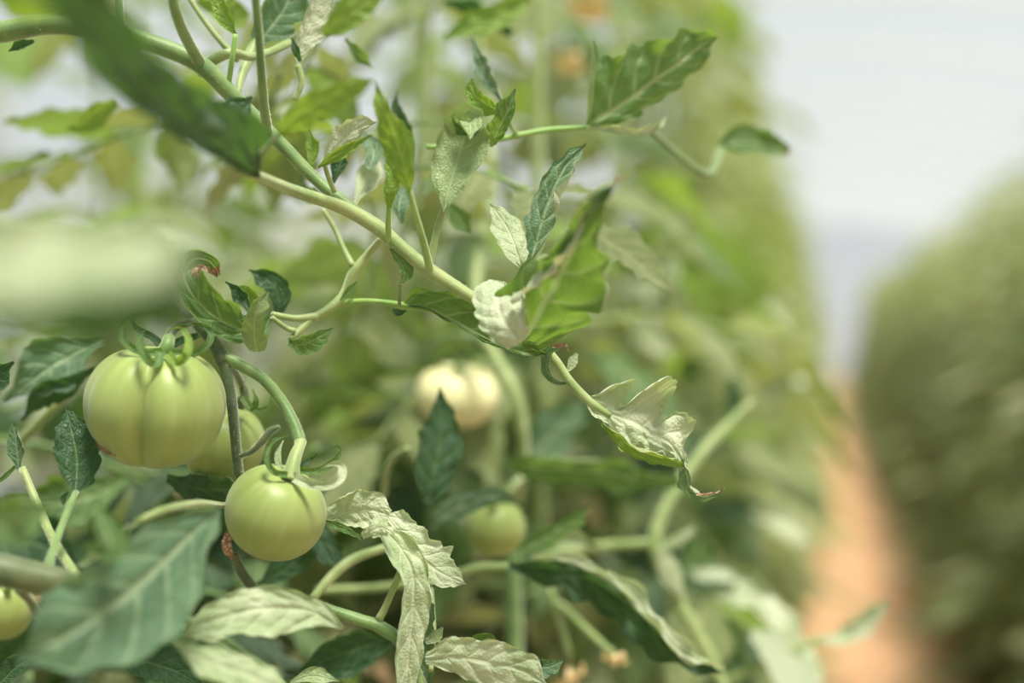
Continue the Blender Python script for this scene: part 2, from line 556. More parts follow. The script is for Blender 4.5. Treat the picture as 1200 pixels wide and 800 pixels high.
# ------------------------------------------------------------------ the leaf maker
def blade_geo(path, frames, W, lobe, tooth, curl, pucker, ruffle, cols, seed, burn_fn=None, edge=0.0, fwd=0.38):
    """path: points of the midrib; frames: (S, N) per point; W(s) -> (left, right) half widths in metres"""
    n = len(path) - 1
    rnd = random.Random(seed)
    ph1, ph2 = rnd.random() * 6.3, rnd.random() * 6.3
    verts, faces, uvs, burn = [], [], [], []
    L = sum((path[i + 1] - path[i]).length for i in range(n))
    for i, p in enumerate(path):
        s = i / n
        S, N = frames[i]
        T = (path[min(i + 1, n)] - path[max(i - 1, 0)]).normalized()
        wl, wr = W(s)
        cl, cr = curl(s)
        for j in range(-cols, cols + 1):
            v = j / cols
            a = abs(v)
            w = wr if v > 0 else wl
            c = cr if v > 0 else cl
            # lobes: notches between the side veins, measured at the margin
            te = s * NV - 0.55 * SWEEP
            sd = 1.0 if v > 0 else -1.0
            te += 0.35 * noise.noise(Vector((s * 3.1, sd * 5.3, seed * 1.7)))
            d = abs((te % 1.0) - 0.5) * 2           # 1 on a vein, 0 midway
            am = 0.75 + 0.9 * noise.noise(Vector((s * 4.3, sd * 3.1 + 9, seed * 0.77)))
            m = 1 - lobe * max(0.1, am) * (1 - d) ** 1.5
            m += tooth * (0.9 * noise.noise(Vector((s * 17, sd * 7.7, seed * 1.13))) + 0.5 * noise.noise(Vector((s * 41, sd * 2.9, seed * 0.31))) - 0.1)
            w = w * max(0.05, m)
            if abs(c) < 1e-3:
                lat, nor = w * a, 0.0
            else:
                lat, nor = w * math.sin(c * a) / c, w * (1 - math.cos(c * a)) / c
            q = p + S * (lat if v > 0 else -lat) + N * nor
            q = q + T * (fwd * w * a * a * (1 - s * 0.5))
            tt = s * NV - a * SWEEP
            pk = abs(math.sin(math.pi * tt))
            q = q + N * (pucker * L * (pk - 0.5) * (a ** 0.5) * min(1.0, 4 * (1 - s)) * min(1, 5 * s + 0.1))
            q = q + N * (ruffle * L * math.sin(s * 21 + ph1 + (2.0 if v > 0 else 0)) * a * a)
            q = q + N * (ruffle * 0.6 * L * math.sin(s * 43 + ph2 + (1.0 if v > 0 else 0)) * a ** 3)
            q = q - N * (0.012 * L * math.exp(-(v * 9) ** 2))
            ed = edge * (0.6 + 1.3 * noise.noise(Vector((s * 5.1, sd * 4.4, seed * 0.53))))
            q = q + N * (ed * w * a ** 5) - S * (sd * abs(ed) * 0.55 * w * a ** 7)
            q = q + N * (pucker * 0.9 * L * noise.noise(Vector((s * 9, v * 5, seed * 0.9))))
            verts.append(q)
            uvs.append((v * 0.5 + 0.5, s))
            burn.append(burn_fn(s, v) if burn_fn else 0.0)
    m = 2 * cols + 1
    for i in range(n):
        for j in range(m - 1):
            k = i * m + j
            faces.append((k, k + 1, k + m + 1, k + m))
    return verts, faces, uvs, burn

def leaf(parent, ctl, w, mat='leaf', roll=0.0, curl=(0.5, 0.5), lobe=0.25, tooth=0.08, pucker=0.017, ruffle=0.014,
         under=False, n=52, cols=12, name='leaf', label=None, burn=None, edge=0.30, fwd=0.38, stalk_ctl=None, stalk_rad=3.0, stalk_mat='stem'):
    """ctl: [(px, py, depth)] from base to tip; w: [(s, left px, right px)]; roll, curl in radians or tables.
    roll turns the right-hand half towards the camera; curl lifts (+) a half towards the camera or folds it away (-).
    under=True shows the paler underside."""
    pts = [at(*c) for c in ctl]
    path = catmull(pts, n)
    dm = sum(c[2] for c in ctl) / len(ctl)
    roll_t = roll if isinstance(roll, list) else [(0, roll), (1, roll)]
    curl_t = curl if isinstance(curl, list) else [(0,) + tuple(curl), (1,) + tuple(curl)]
    frames = []
    for i, p in enumerate(path):
        T = (path[min(i + 1, n)] - path[max(i - 1, 0)]).normalized()
        Nc = (CAM - p).normalized()
        N0 = Nc - T * Nc.dot(T)
        N0.normalize()
        S0 = T.cross(N0)
        a = sample(roll_t, i / n)[0]
        frames.append((S0 * math.cos(a) + N0 * math.sin(a), N0 * math.cos(a) - S0 * math.sin(a)))
    k = dm / FPX
    seed = len(bpy.data.objects)
    v, f, u, b = blade_geo(path, frames, lambda s: tuple(x * k for x in sample(w, s)), lobe, tooth, lambda s: sample(curl_t, s),
                           pucker, ruffle, cols, seed, burn, edge if lobe > 0 else 0.0, fwd)
    # winding: (k, k+1, ..) runs along +S then +T, so the face normal is N, the top; reversed it shows the underside
    if under:
        f = [tuple(reversed(q)) for q in f]
    o = place(name, v, f, M[mat], parent, u, b if burn else None)
    if label:
        o['label'] = label
    if stalk_ctl:
        stalk(o, 'leaf_stalk', stalk_ctl, stalk_rad, M[stalk_mat], sides=8)
    return o

def WP(w, l=1.0, r=1.0, peak=0.35):
    """an ordinary leaflet outline of half width w pixels"""
    return [(0, 0.05 * w * l, 0.05 * w * r), (0.08, 0.55 * w * l, 0.55 * w * r), (peak, w * l, w * r), (0.7, 0.62 * w * l, 0.62 * w * r),
            (0.9, 0.25 * w * l, 0.25 * w * r), (1.0, 0.01 * w, 0.01 * w)]

def plant_root(name, x, y, label, group=None, cat='plant'):
    o = bpy.data.objects.new(name, None)
    C.objects.link(o)
    o.location = (x, y, 0.05)
    o.empty_display_size = 0.1
    return tag(o, label, cat, group)


# ------------------------------------------------------------------ nearest plant: branch across the frame
pA = plant_root('tomato_plant', -0.72, 0.56, 'tomato plant whose bare branch runs from the upper left to the frosted lobed leaf')
g = lambda p: (p, )
def ground_stem(parent, px, py, d, x, y, r, mat, extra=()):
    top = at(px, py, d)
    pts = [top] + [Vector(e) for e in extra] + [Vector((x, y, 0.55)), Vector((x, y, -0.02))]
    rr = r * d / FPX
    v, f, u = tube_geo(pts, [rr] + [rr * 1.1] * (len(pts) - 1), 10, 8 * len(pts), 0.08)
    return place('stem', v, f, M[mat], parent, u)

e0 = at(-130, 42, 0.79)
ground_stem(pA, -42, 38, 0.80, -0.72, 0.56, 13, 'stem_green', [e0, (-0.66, 0.56, 1.25)])
stalk(pA, 'branch', [(-45, 38, .80), (0, 37, .80), (60, 28, .80), (130, 38, .80), (190, 55, .80), (235, 76, .80), (270, 110, .805), (330, 170, .81), (372, 212, .81), (420, 250, .805)],
      [13, 13, 12, 11, 11, 11, 10, 8, 7, 7], M['stem_green'])
stalk(pA, 'branch', [(268, 190, .70), (300, 205, .73), (345, 224, .77), (400, 243, .795), (440, 265, .80), (470, 290, .80), (505, 318, .80), (555, 350, .80), (600, 383, .80), (640, 411, .80)],
      [4, 6, 7, 8, 9, 8, 9, 7, 6.5, 7], M['stem'])
stalk(pA, 'branch', [(448, 278, .83), (430, 300, .84), (414, 320, .84), (404, 345, .84), (385, 362, .835), (366, 374, .83), (340, 398, .82)], [4, 5, 6, 6, 5, 5, 4], M['stem'])
stalk(pA, 'leaf_stalk', [(378, 245, .85), (392, 268, .85), (402, 290, .845), (413, 312, .84)], [2.5, 3, 3, 4], M['stem'])
stalk(pA, 'leaf_stalk', [(395, 355, .84), (430, 353, .835), (470, 357, .82), (520, 366, .81)], [3.5, 3.5, 3.5, 3], M['stem_bright'])
stalk(pA, 'leaf_stalk', [(372, 371, .83), (345, 373, .825), (318, 368, .82)], [5, 4, 3.5], M['stem'])
# side shoots rising from the thick part
stalk(pA, 'shoot', [(240, 84, .806), (224, 55, .785), (210, 25, .76), (202, -8, .75), (198, -60, .74)], [9, 7, 6.5, 6, 6], M['stem_green'])
stalk(pA, 'shoot', [(314, 158, .813), (309, 122, .78), (306, 80, .76), (303, 40, .75), (299, -10, .74), (296, -60, .73)], [6, 5.5, 5, 5, 5, 5], M['stem_green'])
stalk(pA, 'shoot', [(280, 70, .84), (258, 48, .84), (235, 18, .84), (212, -18, .84)], [5, 3.5, 3, 3], M['stem'])
stalk(pA, 'shoot', [(245, 72, .81), (270, 62, .81), (300, 66, .83), (345, 48, .86), (380, 30, .9)], [7, 6, 5, 5, 5], M['stem'])
stalk(pA, 'leaf_stalk', [(140, 36, .81), (140, 12, .81), (137, -20, .81)], [5, 5, 5], M['stem_green'])

# single leaves on the branch, each placed where the photograph shows it
leaf(pA, [(520, 248, .792), (526, 222, .794), (536, 188, .80), (545, 158, .805), (549, 141, .802), (551, 146, .794), (552, 162, .788)], [(0, 2, 2), (.06, 8, 8), (.16, 28, 20), (.4, 37, 35), (.62, 33, 32), (.75, 24, 24), (.88, 18, 18), (1, 2, 2)],
     'leaf_silver', roll=0.1, curl=(0.3, 0.35), lobe=.10, tooth=.07, under=True, label='pale rounded leaf seen from below with dark folded tip',
     stalk_ctl=[(503, 312, .80), (509, 285, .80), (514, 262, .80), (521, 244, .80)], stalk_rad=[5, 4.2, 4, 3.5])
leaf(pA, [(619, 312, .82), (630, 275, .82), (645, 228, .82), (662, 195, .82), (687, 168, .82)], [(0, 3, 3), (.12, 16, 22), (.4, 26, 38), (.65, 24, 32), (.85, 13, 16), (1, 1, 1)],
     'leaf_blue', roll=.35, curl=[(0, .5, .9), (.5, -.8, 1.5), (1, -.4, 1.0)], lobe=.22, tooth=.1, ruffle=.016, label='upright blue-green leaf with a rolled pale edge')
leaf(pA, [(613, 318, .80), (607, 298, .80), (596, 270, .807), (585, 252, .812), (574, 239, .816)], [(0, 2, 2), (.2, 20, 16), (.5, 24, 22), (.8, 12, 12), (1, 1, 1)], 'leaf_pale', roll=-.2, curl=(.5, -.5), lobe=.08, label='small pale leaf beside the upright blue-green leaf')
stalk(pA, 'leaf_stalk', [(618, 310, .82), (613, 340, .82), (612, 375, .81), (606, 388, .80)], [3, 3, 3, 3], M['stem'])
# the big curled leaf in the middle; light on its lobe and margin put into colour
leaf(pA, [(612, 402, .79), (622, 385, .77), (640, 350, .745), (662, 305, .72), (682, 268, .70), (700, 236, .685), (724, 213, .68)],
     [(0, 14, 8), (.10, 58, 30), (.25, 82, 66), (.45, 52, 92), (.62, 26, 62), (.8, 16, 20), (.93, 9, 9), (1, 3, 3)],
     'leaf', roll=.25, curl=[(0, .9, -.3), (.3, -1.2, -.7), (.6, -.9, -.8), (1, -.4, -.4)], lobe=.22, tooth=.05, pucker=.018, ruffle=.02, n=60, cols=14,
     label='large curled leaf with a left lobe coloured pale as lit and a pink tip', burn=lambda s, v: .75 if s > .97 else 0)
leaf(pA, [(610, 402, .750), (598, 388, .748), (587, 368, .752), (583, 346, .764), (592, 332, .780)], [(0, 24, 26), (.3, 40, 44), (.65, 40, 50), (.88, 26, 36), (1, 2, 2)],
     'leaf_frost_lit', roll=.15, curl=(-.8, -.5), lobe=.1, pucker=.04, n=30, label='pleated lobe of the large curled leaf, coloured pale as lit')
leaf(pA, [(598, 352, .745), (628, 330, .735), (656, 304, .72), (675, 270, .705), (694, 234, .69), (728, 207, .682)], [(0, 14, 10), (.25, 24, 14), (.5, 24, 14), (.8, 14, 12), (1, 4, 4)],
     'leaf_frost_lit', roll=1.15, curl=(-.5, -.3), lobe=.2, pucker=.02, n=46, label='rolled margin of the large curled leaf, coloured pale as lit', burn=lambda s, v: .5 if s > .97 else 0)
# dark leaf under the branch
leaf(pA, [(470, 358, .82), (495, 358, .81), (525, 372, .805), (575, 398, .80), (615, 412, .795), (640, 414, .79)], [(0, 2, 1), (.12, 24, 4), (.35, 34, 6), (.6, 30, 7), (.85, 16, 7), (1, 1, 1)],
     'leaf', roll=.3, curl=(.25, .4), lobe=.08, label='dark leaf slung below the pale branch')
# terminal lobed leaf
stalk(pA, 'leaf_stalk', [(636, 408, .80), (652, 424, .80), (668, 447, .80), (690, 470, .80), (715, 487, .80)], [7, 5.5, 5, 5.5, 3.5], M['stem'])
leaf(pA, [(688, 466, .80), (712, 482, .80), (742, 497, .80), (772, 512, .80), (792, 528, .80), (803, 548, .80)],
     [(0, 4, 6), (.04, 13, 14), (.06, 34, 15), (.085, 46, 16), (.13, 51, 17), (.17, 49, 18), (.20, 42, 18), (.225, 30, 19), (.245, 15, 20), (.29, 20, 24), (.32, 44, 26), (.36, 60, 29), (.42, 70, 32), (.48, 71, 32), (.53, 60, 30), (.56, 42, 29), (.585, 23, 28), (.61, 30, 27), (.64, 43, 25), (.69, 48, 22), (.74, 44, 18), (.78, 32, 15), (.81, 17, 13), (.88, 12, 11), (1, 7, 7)],
     'leaf_frost_lit', roll=.4, curl=[(0, .5, -.3), (.15, .9, -.5), (.3, .5, -.9), (.45, .9, -.9), (.6, -.3, -1.0), (.7, .5, -.8), (1, -.8, -.6)], lobe=.001, tooth=.22, pucker=.03, ruffle=.02, edge=.35, fwd=.26, n=130, cols=18, label='frosted terminal leaf with three upright lobes')
leaf(pA, [(706, 496, .797), (735, 522, .79), (765, 534, .79), (790, 541, .795), (803, 546, .80)], [(0, 2, 2), (.2, 8, 8), (.5, 11, 10), (.8, 7, 8), (1, 2, 2)], 'leaf_bright', roll=-.5, curl=(.8, .3), lobe=.1, n=30, label='bright green underside fold of the terminal leaf')
leaf(pA, [(800, 538, .80), (804, 556, .80), (808, 572, .80), (820, 582, .797), (836, 580, .79), (848, 572, .785)], [(0, 7, 12), (.3, 9, 18), (.55, 14, 12), (.75, 9, 6), (1, 2, 1)],
     'leaf_blue', roll=-.4, curl=(1.2, -.9), lobe=.15, tooth=.1, ruffle=.03, n=36, label='twisted browned tip of the terminal leaf', burn=lambda s, v: .8 if (s > .55 and v < -.1) else (.5 if s > .9 else 0))
# curled leaflets at the node
leaf(pA, [(664, 448, .80), (650, 446, .80), (640, 432, .80), (644, 414, .795), (656, 408, .79)], [(0, 3, 2), (.4, 6, 7), (.75, 8, 8), (1, 2, 2)], 'leaf_blue', roll=.4, curl=(.5, 1.2), lobe=0, n=24, label='small blue-green leaflet curled round the node')
leaf(pA, [(662, 438, .80), (668, 430, .80), (672, 422, .80), (676, 414, .80)], [(0, 2, 2), (.6, 6, 6), (1, 2, 2)], 'leaf_pale', curl=(.5, .5), lobe=0, n=12, label='tiny pale leaflet')
leaf(pA, [(640, 404, .80), (652, 405, .79), (664, 404, .785), (666, 411, .785)], [(0, 2, 2), (.6, 2, 3), (1, 1, 1)], 'leaf_dark', lobe=0, n=12, label='tiny purplish dried leaflet', burn=lambda s, v: .7)
# leaves rising from the branch
stalk(pA, 'leaf_stalk', [(456, 286, .80), (455, 262, .79), (456, 242, .785)], [4, 3.5, 3], M['stem_bright'])
leaf(pA, [(456, 244, .785), (457, 225, .78), (460, 205, .78), (452, 186, .78)], [(0, 4, 4), (.4, 12, 13), (.8, 9, 8), (1, 1, 1)], 'leaf_bright', curl=(.9, .9), lobe=.1, n=24, label='folded young leaf on the branch')
leaf(pA, [(480, 226, .745), (473, 195, .735), (464, 165, .73), (450, 128, .72), (440, 95, .72)], [(0, 3, 3), (.15, 12, 16), (.4, 20, 25), (.75, 13, 12), (1, 1, 1)], 'leaf_bright', roll=.2, curl=(.3, -.9), lobe=.08, label='soft bright green leaf standing over the branch',
     stalk_ctl=[(505, 320, .802), (495, 278, .772), (486, 248, .755), (479, 222, .745)], stalk_rad=[5, 4, 3.6, 3.2], stalk_mat='stem_bright')
leaf(pA, [(458, 290, .80), (466, 304, .80), (474, 318, .80), (470, 334, .80)], [(0, 3, 3), (.35, 12, 5), (.7, 11, 8), (1, 1, 1)], 'leaf', roll=.3, curl=(.3, .2), lobe=.05, n=20, label='small leaf hanging below the branch',
     stalk_ctl=[(469, 332, .80), (468, 346, .81), (468, 357, .815)], stalk_rad=2.2, stalk_mat='stem_green')
leaf(pA, [(398, 352, .835), (408, 342, .835), (418, 330, .835)], [(0, 1, 1), (.5, 5, 5), (1, 1, 1)], 'leaf', lobe=0, n=12)
leaf(pA, [(460, 363, .815), (468, 366, .81), (476, 364, .81)], [(0, 2, 2), (.5, 4, 5), (1, 1, 1)], 'leaf_dark', lobe=0, n=12)
# upper middle cluster
leaf(pA, [(378, 190, .79), (392, 178, .79), (410, 158, .79), (425, 148, .79), (441, 143, .79)], [(0, 2, 2), (.2, 16, 7), (.5, 20, 9), (.8, 14, 7), (1, 1, 1)], 'leaf_pale', roll=.1, curl=(.3, -.4), lobe=.14, under=True, label='pale small leaf over the branch fork',
     stalk_ctl=[(392, 225, .80), (385, 208, .795), (379, 188, .79)], stalk_rad=3)
leaf(pA, [(372, 196, .785), (395, 182, .78), (418, 168, .78), (436, 158, .78)], [(0, 2, 2), (.4, 9, 8), (1, 1, 1)], 'leaf_bright', curl=(.6, .4), lobe=.08, n=24)
leaf(pA, [(326, 158, .69), (345, 140, .68), (372, 122, .67), (405, 108, .665), (440, 92, .66)], [(0, 3, 3), (.2, 17, 17), (.5, 24, 22), (.8, 15, 12), (1, 1, 1)], 'leaf_bright', roll=-.2, curl=(-.6, .3), lobe=.1, label='bright soft leaf nearest above the branch fork',
     stalk_ctl=[(300, 190, .72), (312, 174, .71), (328, 156, .69)], stalk_rad=3, stalk_mat='stem_green')
leaf(pA, [(349, 78, .84), (352, 55, .84), (362, 30, .84), (372, 2, .84), (374, -18, .84)], [(0, 2, 2), (.2, 8, 22), (.5, 10, 26), (.8, 8, 20), (1, 1, 1)], 'leaf_pale', roll=.2, curl=(.7, .4), lobe=.08, pucker=.018, under=True, label='pale veined leaf hanging at the top edge',
     stalk_ctl=[(346, 118, .84), (353, 96, .84), (349, 76, .84)], stalk_rad=4)
leaf(pA, [(352, 72, .835), (347, 60, .83), (342, 45, .83)], [(0, 2, 2), (.5, 5, 5), (1, 1, 1)], 'leaf_dark', lobe=0, n=12)
leaf(pA, [(300, 52, .86), (318, 30, .86), (335, 5, .86), (345, -25, .86)], [(0, 14, 10), (.3, 26, 36), (.65, 22, 34), (1, 4, 4)], 'leaf_blue', roll=.2, curl=(.5, .5), lobe=.1, label='frosted blue-green leaf at the top edge',
     stalk_ctl=[(278, 118, .83), (282, 92, .84), (294, 62, .855), (302, 48, .86)], stalk_rad=[3, 5, 7, 5])
leaf(pA, [(277, 42, .80), (268, 26, .80), (258, 8, .80), (250, -18, .80)], [(0, 3, 3), (.3, 12, 11), (.7, 10, 12), (1, 1, 1)], 'leaf_bright', roll=.3, curl=(.6, .6), lobe=.05, n=24, label='narrow bright leaf standing on the thick stem',
     stalk_ctl=[(267, 104, .806), (272, 70, .80), (276, 40, .80)], stalk_rad=3.2, stalk_mat='stem_bright')
leaf(pA, [(378, 40, .70), (400, 22, .69), (425, 5, .685), (462, -14, .68)], [(0, 6, 6), (.3, 22, 22), (.6, 24, 20), (1, 2, 2)], 'leaf_bright', roll=.2, curl=(-.5, .3), lobe=.08, label='soft bright leaf cut by the top edge')
leaf(pA, [(404, 45, .9), (418, 62, .9), (436, 80, .91)], [(0, 2, 2), (.5, 10, 9), (1, 1, 1)], 'leaf', lobe=.1, n=20)
leaf(pA, [(575, 172, .83), (586, 150, .82), (596, 128, .815), (604, 104, .815)], [(0, 2, 3), (.3, 18, 10), (.6, 18, 9), (1, 2, 1)], 'leaf', roll=-.2, curl=(.5, .8), lobe=.12, label='folded young leaf with an upturned tip')
leaf(pA, [(592, 132, .825), (572, 124, .82), (556, 110, .82), (553, 92, .82)], [(0, 4, 4), (.4, 14, 12), (.8, 9, 6), (1, 1, 1)], 'leaf_bright', roll=.3, curl=(.6, .3), lobe=.06, label='bright pointed lobe behind the folded young leaf')
leaf(pA, [(560, 160, .84), (540, 150, .85), (522, 148, .86)], [(0, 3, 3), (.5, 9, 7), (1, 1, 1)], 'leaf_bright', lobe=.1, n=20)
leaf(pA, [(590, 120, .87), (575, 95, .88), (562, 70, .89), (552, 38, .9)], [(0, 3, 3), (.4, 12, 12), (1, 1, 1)], 'leaf_blue', roll=.5, curl=(.8, .4), lobe=.1, n=30, label='narrow blurred blue-green leaf behind the young leaf')
stalk(pA, 'leaf_stalk', [(500, 172, .86), (535, 172, .86), (575, 165, .865), (610, 158, .87), (645, 152, .875), (690, 149, .88)], [3, 3, 3.4, 3.4, 3.4, 3], M['stem_bright'])
stalk(pA, 'leaf_stalk', [(606, 158, .87), (598, 146, .86), (594, 132, .85)], [2.5, 2.5, 2.5], M['stem_bright'])
leaf(pA, [(688, 149, .88), (708, 138, .88), (745, 112, .885), (790, 78, .89), (822, 54, .895), (840, 44, .90)],
     [(0, 10, 3), (.05, 66, 8), (.12, 88, 22), (.19, 76, 28), (.25, 58, 30), (.33, 60, 34), (.5, 50, 40), (.7, 38, 38), (.88, 22, 26), (1, 3, 3)],
     'leaf', roll=-.25, curl=[(0, .2, -.6), (.5, .1, -1.2), (1, .1, -.9)], lobe=.2, tooth=.10, ruffle=.02, edge=.4, n=64, cols=14, label='broad green leaf with pale veins against the bright tunnel roof')
leaf(pA, [(690, 150, .875), (715, 152, .87), (745, 158, .87), (772, 150, .87), (782, 136, .875)], [(0, 3, 2), (.4, 9, 3), (.8, 9, 3), (1, 1, 1)], 'leaf_pale', curl=(.6, -.4), lobe=.1, n=30, label='pale rolled lower edge of the broad leaf')
leaf(pA, [(842, 172, 1.04), (865, 166, 1.04), (895, 168, 1.05), (926, 178, 1.05)], [(0, 6, 6), (.2, 20, 18), (.6, 19, 17), (.9, 10, 10), (1, 3, 3)], 'leaf', roll=.4, curl=(.4, .2), lobe=.1, label='dark leaf tip seen blurred against the sky', burn=lambda s, v: .7 if s > .96 else 0,
     stalk_ctl=[(760, 150, .95), (795, 182, .98), (830, 204, 1.0), (845, 174, 1.04)], stalk_rad=4, stalk_mat='stem_green')
leaf(pA, [(432, 198, .84), (438, 178, .85), (428, 155, .86)], [(0, 8, 8), (.5, 15, 14), (1, 1, 1)], 'leaf_blue', curl=(.6, .6), lobe=.1, n=24)
leaf(pA, [(415, 240, .84), (430, 215, .85), (438, 190, .86), (432, 165, .86)], [(0, 3, 3), (.4, 18, 16), (1, 1, 1)], 'leaf_pale', roll=.5, curl=(.6, -.5), lobe=.1, n=30)
leaf(pA, [(470, 262, .85), (468, 240, .85), (474, 218, .86)], [(0, 3, 3), (.5, 16, 18), (1, 1, 1)], 'leaf_blue', roll=-.3, curl=(.3, .6), lobe=.08, n=24)
leaf(pA, [(388, 240, .86), (372, 232, .87), (360, 226, .88), (352, 205, .88)], [(0, 3, 3), (.5, 12, 12), (1, 1, 1)], 'leaf', curl=(.6, .4), lobe=.1, n=24)
leaf(pA, [(478, 200, .9), (470, 165, .9), (462, 130, .9), (466, 105, .9)], [(0, 3, 3), (.5, 9, 20), (1, 1, 1)], 'leaf_dark', roll=.3, curl=(.6, .4), lobe=.1, n=24)
leaf(pA, [(365, 200, .83), (366, 175, .83), (362, 150, .83)], [(0, 3, 3), (.5, 9, 12), (1, 1, 1)], 'leaf_bright', roll=.3, curl=(.6, .4), lobe=.1, n=24)
leaf(pA, [(390, 215, .83), (398, 192, .83), (402, 175, .83)], [(0, 3, 3), (.5, 12, 12), (1, 1, 1)], 'leaf_dark', roll=.3, curl=(.6, .4), lobe=.1, n=24)
leaf(pA, [(525, 240, .92), (540, 258, .92), (552, 272, .92)], [(0, 8, 8), (.5, 14, 14), (1, 1, 1)], 'leaf', curl=(.4, .4), lobe=.1, n=20)
# the big soft dark leaf, upper left
leaf(pA, [(305, 208, .72), (275, 186, .68), (240, 158, .63), (195, 118, .58), (145, 66, .53), (105, 8, .49), (84, -40, .47)],
     [(0, 4, 4), (.08, 10, 44), (.2, 16, 74), (.3, 22, 56), (.5, 38, 46), (.75, 46, 40), (1, 36, 34)],
     'leaf_dark', roll=-.35, curl=[(0, -.2, .3), (.4, -.5, -.5), (1, -.6, -.7)], lobe=.14, tooth=.04, n=54, label='large soft dark leaf crossing the upper left')
leaf(pA, [(290, 178, .735), (285, 160, .74), (280, 140, .745), (296, 114, .75)], [(0, 6, 6), (.35, 30, 12), (.7, 26, 10), (1, 2, 2)], 'leaf_dark', roll=.2, curl=(.3, .3), lobe=.12, n=24)
leaf(pA, [(138, 118, .97), (115, 130, .97), (95, 146, .97), (74, 152, .97)], [(0, 8, 8), (.4, 20, 14), (1, 1, 1)], 'leaf_bright', roll=.4, curl=(.4, .4), lobe=.1, n=24, label='green leaf tip below the large dark leaf')
leaf(pA, [(40, 48, .83), (26, 52, .83), (10, 60, .83)], [(0, 3, 3), (.5, 6, 8), (1, 1, 1)], 'leaf_dark', lobe=.1, n=16)
leaf(pA, [(230, 0, .95), (275, 18, .95), (262, -15, .95)], [(0, 8, 8), (.5, 20, 20), (1, 1, 1)], 'leaf_bright', lobe=.1, n=16)
leaf(pA, [(85, 20, .62), (40, 2, .6), (-20, -20, .58)], [(0, 8, 8), (.5, 34, 30), (1, 4, 4)], 'leaf_bright', roll=.3, curl=(-.5, -.4), lobe=.1, n=24, label='blurred bright leaf in the top left corner')
# curled leaf with browned rim, left
leaf(pA, [(316, 372, .815), (304, 386, .81), (278, 384, .80), (248, 368, .795), (226, 345, .79), (216, 322, .79), (226, 305, .795), (244, 306, .80), (256, 322, .81)],
     [(0, 5, 8), (.15, 18, 20), (.35, 26, 30), (.55, 20, 28), (.72, 17, 18), (.88, 12, 12), (1, 3, 3)], 'leaf', roll=-.2, curl=[(0, .3, .6), (.5, .5, .9), (1, .6, 1.0)], lobe=.12, ruffle=.018, n=70,
     label='curled leaf with a browned rim', burn=lambda s, v: .85 if (s > .62 and v > .45) or s > .93 else 0)
leaf(pA, [(300, 412, .80), (297, 390, .795), (300, 366, .79), (314, 342, .79)], [(0, 10, 18), (.3, 16, 24), (.7, 10, 18), (1, 2, 2)], 'leaf', roll=.4, curl=(.9, .5), lobe=.1, under=True, n=34, label='folded pale-edged lobe beside the browned curl')
leaf(pA, [(292, 364, .815), (286, 350, .82), (276, 338, .82), (264, 330, .82)], [(0, 4, 4), (.4, 13, 9), (1, 1, 1)], 'leaf_dark', roll=.3, curl=(.7, .3), lobe=.08, n=24, label='narrow dark lobe over the browned curl')
leaf(pA, [(296, 372, .83), (292, 356, .83), (284, 342, .83), (270, 336, .83)], [(0, 4, 4), (.4, 14, 16), (1, 1, 1)], 'leaf_bright', curl=(.4, .4), lobe=.08, n=24)
leaf(pA, [(325, 372, .85), (328, 352, .85), (320, 332, .85), (292, 316, .85)], [(0, 5, 5), (.35, 20, 16), (.7, 14, 12), (1, 1, 1)], 'leaf_dark', roll=-.2, curl=(.3, .4), lobe=.1, n=28, label='dark leaf standing behind the browned curl')
leaf(pA, [(338, 402, .82), (352, 404, .815), (368, 398, .81), (390, 384, .81)], [(0, 5, 4), (.35, 12, 17), (.7, 8, 14), (1, 1, 1)], 'leaf', roll=.1, curl=(.4, .3), lobe=.12, n=28, label='small leaf at the end of the drooping stalk')
stalk(pA, 'leaf_stalk', [(346, 388, .82), (335, 384, .82), (318, 372, .815)], [3.5, 3, 3], M['stem'])

# fruit stalk carrying the tomatoes
stalk(pA, 'fruit_stalk', [(150, 322, .86), (185, 338, .84), (205, 350, .82), (232, 378, .805), (252, 404, .80), (262, 424, .80)], [7, 7, 8, 8, 8, 9], M['stem_dark'])
stalk(pA, 'fruit_stalk', [(258, 412, .80), (266, 440, .80), (272, 475, .80), (276, 520, .805), (280, 560, .81)], [8, 7, 6.5, 6, 6], M['stem_dark'])
stalk(pA, 'fruit_stalk', [(258, 416, .80), (282, 428, .80), (308, 444, .80), (330, 470, .80), (344, 496, .795), (352, 519, .79)], [7, 7, 6.5, 6.5, 6.5, 7], M['stem_green'])
stalk(pA, 'fruit_stalk', [(282, 534, .80), (296, 528, .798), (308, 516, .796), (318, 504, .796), (328, 500, .796)], [3, 3.5, 4.5, 4, 2], M['stem_dark'])
stalk(pA, 'fruit_stalk', [(232, 376, .805), (220, 378, .80), (206, 384, .795), (198, 396, .79)], [5, 4.5, 5, 6], M['stem_dark'])
stalk(pA, 'fruit_stalk', [(262, 424, .81), (276, 436, .83), (284, 452, .845)], [4, 4, 4], M['stem_dark'])

